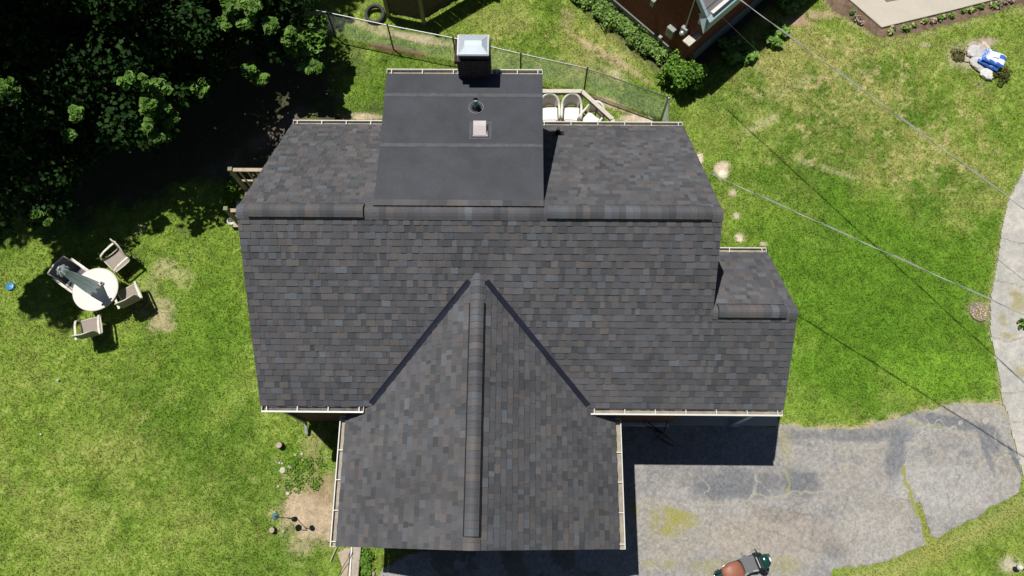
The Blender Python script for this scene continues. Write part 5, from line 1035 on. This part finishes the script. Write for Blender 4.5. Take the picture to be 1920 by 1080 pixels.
CROWN_TIPS = [(-6.0,13.4,1.8,0.36),(-6.2,12.7,2.2,0.25),(-6.1,12.6,1.8,0.39),(-5.8,13.0,1.6,0.24),(-7.3,12.8,3.2,0.31),(-7.4,13.0,3.4,0.33),(-7.0,13.0,3.5,0.25),(-7.2,11.9,1.8,0.22),(-7.4,12.0,2.0,0.19),(-8.3,10.8,3.0,0.23),(-8.7,10.1,4.0,0.22),(-8.8,9.6,4.2,0.16),(-9.0,9.6,3.8,0.19),(-8.7,9.7,3.7,0.18),(-8.9,9.5,3.3,0.20),(-8.8,9.3,3.2,0.13),(-9.0,9.3,3.7,0.13),(-9.1,9.9,4.7,0.16),(-8.9,10.0,4.5,0.13),(-11.5,9.4,5.2,0.18),(-11.4,9.3,5.0,0.12),(-10.3,9.1,4.5,0.15),(-11.0,9.1,3.5,0.13),(-6.6,12.7,3.0,0.21),(-5.7,13.7,1.8,0.21),(-5.7,12.2,1.8,0.21),(-6.2,12.6,2.7,0.21),(-5.7,13.3,1.7,0.20),(-7.7,12.6,3.2,0.20),(-8.9,9.2,3.4,0.17),(-8.6,9.6,3.5,0.16),(-12.1,7.5,2.0,0.11),(-12.3,7.6,2.2,0.11)]
TRUNKS = [(-12.6,13.4,'tall maple with dense dark crown filling the upper left corner'),(-8.6,16.6,'maple leaning toward the chain link fence with sunlit outer sprays'),(-16.6,9.6,'maple at the left frame edge shading the garden table')]
tr_xy = np.array([t[:2] for t in TRUNKS])
allc = [(c_, 0) for c_ in CROWN_HIGH]+[(c_, 1) for c_ in CROWN_LOW]+[(c_, 2) for c_ in CROWN_TIPS]
own = [int(np.argmin(np.hypot(*(tr_xy-np.array(c_[:2])).T))) for c_, _ in allc]
LG = [(.016,.046,.008),(.024,.062,.010),(.012,.038,.007)]; LT = [(.10,.20,.028),(.13,.24,.038),(.07,.16,.02),(.15,.26,.07)]  # LG leaves coloured dark as if shaded, LT coloured bright as if sunlit
for ti, (tx, ty, lab) in enumerate(TRUNKS):
    t = thing('maple_tree', lab, 'tree', (0,0,0), 0, 'maples shading the left of the yard')
    H = [c_ for (c_, k), o_ in zip(allc, own) if o_ == ti and k == 0]; Lw = [c_ for (c_, k), o_ in zip(allc, own) if o_ == ti and k == 1]; Tp = [c_ for (c_, k), o_ in zip(allc, own) if o_ == ti and k == 2]
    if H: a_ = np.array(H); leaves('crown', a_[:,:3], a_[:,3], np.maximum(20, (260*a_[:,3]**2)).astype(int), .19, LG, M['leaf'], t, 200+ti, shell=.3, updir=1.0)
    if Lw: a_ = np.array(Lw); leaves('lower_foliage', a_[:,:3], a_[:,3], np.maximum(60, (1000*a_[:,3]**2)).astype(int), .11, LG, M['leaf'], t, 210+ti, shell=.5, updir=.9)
    if Tp:
        a_ = np.array(Tp); c3, r3 = [], []
        for q_ in Tp:
            for _ in range(7):
                v_ = Vector((random.gauss(0,1),random.gauss(0,1),random.gauss(0,.6))); v_.normalize(); c3.append((q_[0]+v_.x*q_[3]*.75, q_[1]+v_.y*q_[3]*.8, q_[2]+v_.z*q_[3]*.5)); r3.append(q_[3]*random.uniform(.28,.55))
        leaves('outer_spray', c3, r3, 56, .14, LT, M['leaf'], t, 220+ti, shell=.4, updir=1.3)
    mb = MB(); top = 11.5
    path = [Vector((tx,ty,-.2)), Vector((tx+.05,ty+.05,2)), Vector((tx-.25,ty+.15,5)), Vector((tx-.4,ty+.4,8)), Vector((tx-.7,ty+.5,top))]
    mb.tube(path, [.34,.27,.22,.15,.05], 12); mb.build('trunk', M['bark'], t, smooth=True)
    mb = MB()
    for c_ in Tp:
        e = Vector(c_[:3]); q_ = min([Vector(b_[:3]) for b_ in Lw+Tp if Vector(b_[:3]) != e], key=lambda b_: (b_-e).length)
        if (q_-e).length < .9: mb.tube([q_-Vector((0,0,.15)),(q_+e)/2-Vector((0,0,.1)),e], [.018,.014,.006], 5)
    for i, c_ in enumerate(H[::7]+Lw[::3]):
        e = Vector(c_[:3]); z0 = max(1.6, e.z*.55-.3); k = min(int(z0/3), 3); s_ = path[k].lerp(path[k+1], .5); s_.z = min(z0, s_.z+1)
        m_ = (s_+e)/2+Vector((random.uniform(-.3,.3),random.uniform(-.3,.3),.4)); mb.tube([s_,m_,e], [.055,.03,.008], 6)
    mb.build('limbs', M['bark'], t, smooth=True)
# shrubs, hedge, small plants
GR = [(.07,.15,.02),(.10,.19,.03),(.05,.11,.015),(.13,.21,.05)]
def plant(name, lab, cat, cen, rad, per, size, cols, seed, group=None, stem=True, **k):
    c0 = np.mean(cen, 0); t = thing(name, lab, cat, (0,0,0), 0, group)
    leaves('foliage', cen, rad, per, size, cols, M['shrubleaf'], t, seed, **k)
    if stem:
        mb = MB()
        for c_ in cen: mb.tube([(c0[0],c0[1],0), tuple((np.array(c_)+np.array([c0[0],c0[1],0]))/2), tuple(c_)], .012, 5)
        mb.build('stem', M['bark'], t)
    return t
cen = []; rad = []
a = at(1080,-12); b = at(1238,110)
for k in range(46):
    t_ = k/45; p = a.lerp(b, t_); o_ = Vector((b.y-a.y, -(b.x-a.x), 0)).normalized()*random.uniform(-.16,.16); wd_ = .22+.05*math.sin(k); cen.append((p.x+o_.x, p.y+o_.y, .16+random.uniform(-.05,.1))); rad.append(wd_*random.uniform(.8,1.15))
plant('hedge', 'long low leafy hedge running beside the neighbour foundation', 'hedge', cen, rad, 330, .062, [(.17,.29,.05),(.22,.34,.09),(.11,.21,.03),(.26,.38,.13)], 5, shell=.7)
cen = []; rad = []
c0 = at(1272,160)
for k in range(24):
    a = random.uniform(0,6.28); r_ = random.uniform(.1,.5); cen.append((c0.x+r_*math.cos(a), c0.y+r_*math.sin(a)*.85, random.uniform(.3,1.05-r_*.5))); rad.append(random.uniform(.17,.28))
plant('shrub', 'round bushy green shrub at the corner of the brick house', 'shrub', cen, rad, 300, .075, [(.09,.20,.02),(.13,.26,.03),(.06,.14,.015),(.18,.31,.05)], 6, shell=.4)
def hosta(px, py, r, lab, seed, cols=None, z=.2):
    p = at(px, py, z); n = int(8*r/.3)+5; cen = [(p.x+random.uniform(-r,r), p.y+random.uniform(-r,r)*.7, z*random.uniform(.6,1.2)) for _ in range(n)]
    plant('hosta', lab, 'plant', cen, [r*.45]*n, 26, .14, cols or [(.16,.30,.05),(.11,.22,.03),(.20,.34,.08)], seed, 'broad leaved plants along the neighbour wall', updir=1.5)
hosta(1446,72,.22,'sunlit lower half of the hosta row at the shade edge',11); hosta(1462,52,.25,'sunlit upper hosta under the service cable',12); hosta(1385,92,.42,'dark hosta clump fully in the neighbour house shadow',13); hosta(1484,6,.3,'dark hosta clump at the top edge in shadow',14)
# flower bed rows
fl = [(1598,22),(1606,33),(1614,42),(1668,58),(1674,52),(1697,51),(1714,46),(1733,38),(1750,38),(1762,33),(1772,29),(1784,27),(1806,20),(1818,17),(1826,15),(1839,12),(1862,9),(1871,6),(1886,2),(1897,1)]
words = ['first','second','third','fourth','fifth','sixth','seventh','eighth','ninth','tenth','eleventh','twelfth','thirteenth','fourteenth','fifteenth','sixteenth','seventeenth','eighteenth','nineteenth','twentieth']
for i, (px, py) in enumerate(fl):
    p = at(px, py, .06); r_ = random.uniform(.05,.10)*(1.5 if i in (5,17,1) else 1); col = random.choice([[(.12,.22,.04),(.2,.3,.08)], [(.14,.24,.05),(.5,.5,.2)], [(.10,.16,.04),(.55,.38,.35)]])
    plant('bedding_plant', words[i]+' small bedding plant from the left along the concrete path', 'plant', [(p.x,p.y,.07),(p.x+r_*.6,p.y,.06),(p.x,p.y-r_*.5,.05)], [r_]*3, 26, .06, col, 30+i, 'bedding plants along the concrete path', stem=False, updir=1.2)
plant('weed_clump', 'dark weedy clump growing below the rock pile', 'plant', [tuple(at(1868+random.uniform(-16,22),142+random.uniform(-12,16),.08)) for _ in range(12)], [.12]*12, 60, .05, [(.10,.12,.03),(.16,.15,.04),(.05,.07,.02)], 71, stem=False)
plant('weed_clump', 'low weeds at the upper left of the rock pile', 'plant', [tuple(at(1800+random.uniform(-12,12),100+random.uniform(-8,14),.05)) for _ in range(7)], [.1]*7, 50, .045, [(.12,.13,.04),(.18,.15,.06)], 72, stem=False)
plant('weed_clump', 'spiky green weed growing through the sidewalk edge', 'plant', [tuple(at(1917,607,.08))], [.14], 50, .09, [(.08,.18,.02),(.12,.22,.03)], 73, stem=False)
plant('weed_clump', 'bright leafy weeds spreading through the stony side bed', 'plant', [tuple(at(572+random.uniform(-34,34),892+random.uniform(-30,26),.03)) for _ in range(30)], [.12]*30, 34, .042, [(.15,.28,.03),(.11,.22,.02),(.19,.32,.05)], 74, stem=False, squash=.35)
plant('weed_clump', 'leafy green weeds between the low wall and the edging stones', 'plant', [tuple(at(687+random.uniform(-6,6),1035+k*5,.08)) for k in range(10)], [.12]*10, 60, .06, [(.09,.19,.02),(.13,.25,.03)], 75, stem=False)
plant('weed_clump', 'dim leafy bush beside the timber stoop', 'plant', [tuple(at(424+random.uniform(-6,8),370+random.uniform(-22,18),.3)) for k in range(9)], [.14]*9, 60, .08, [(.10,.20,.02),(.13,.25,.03)], 76, stem=False)
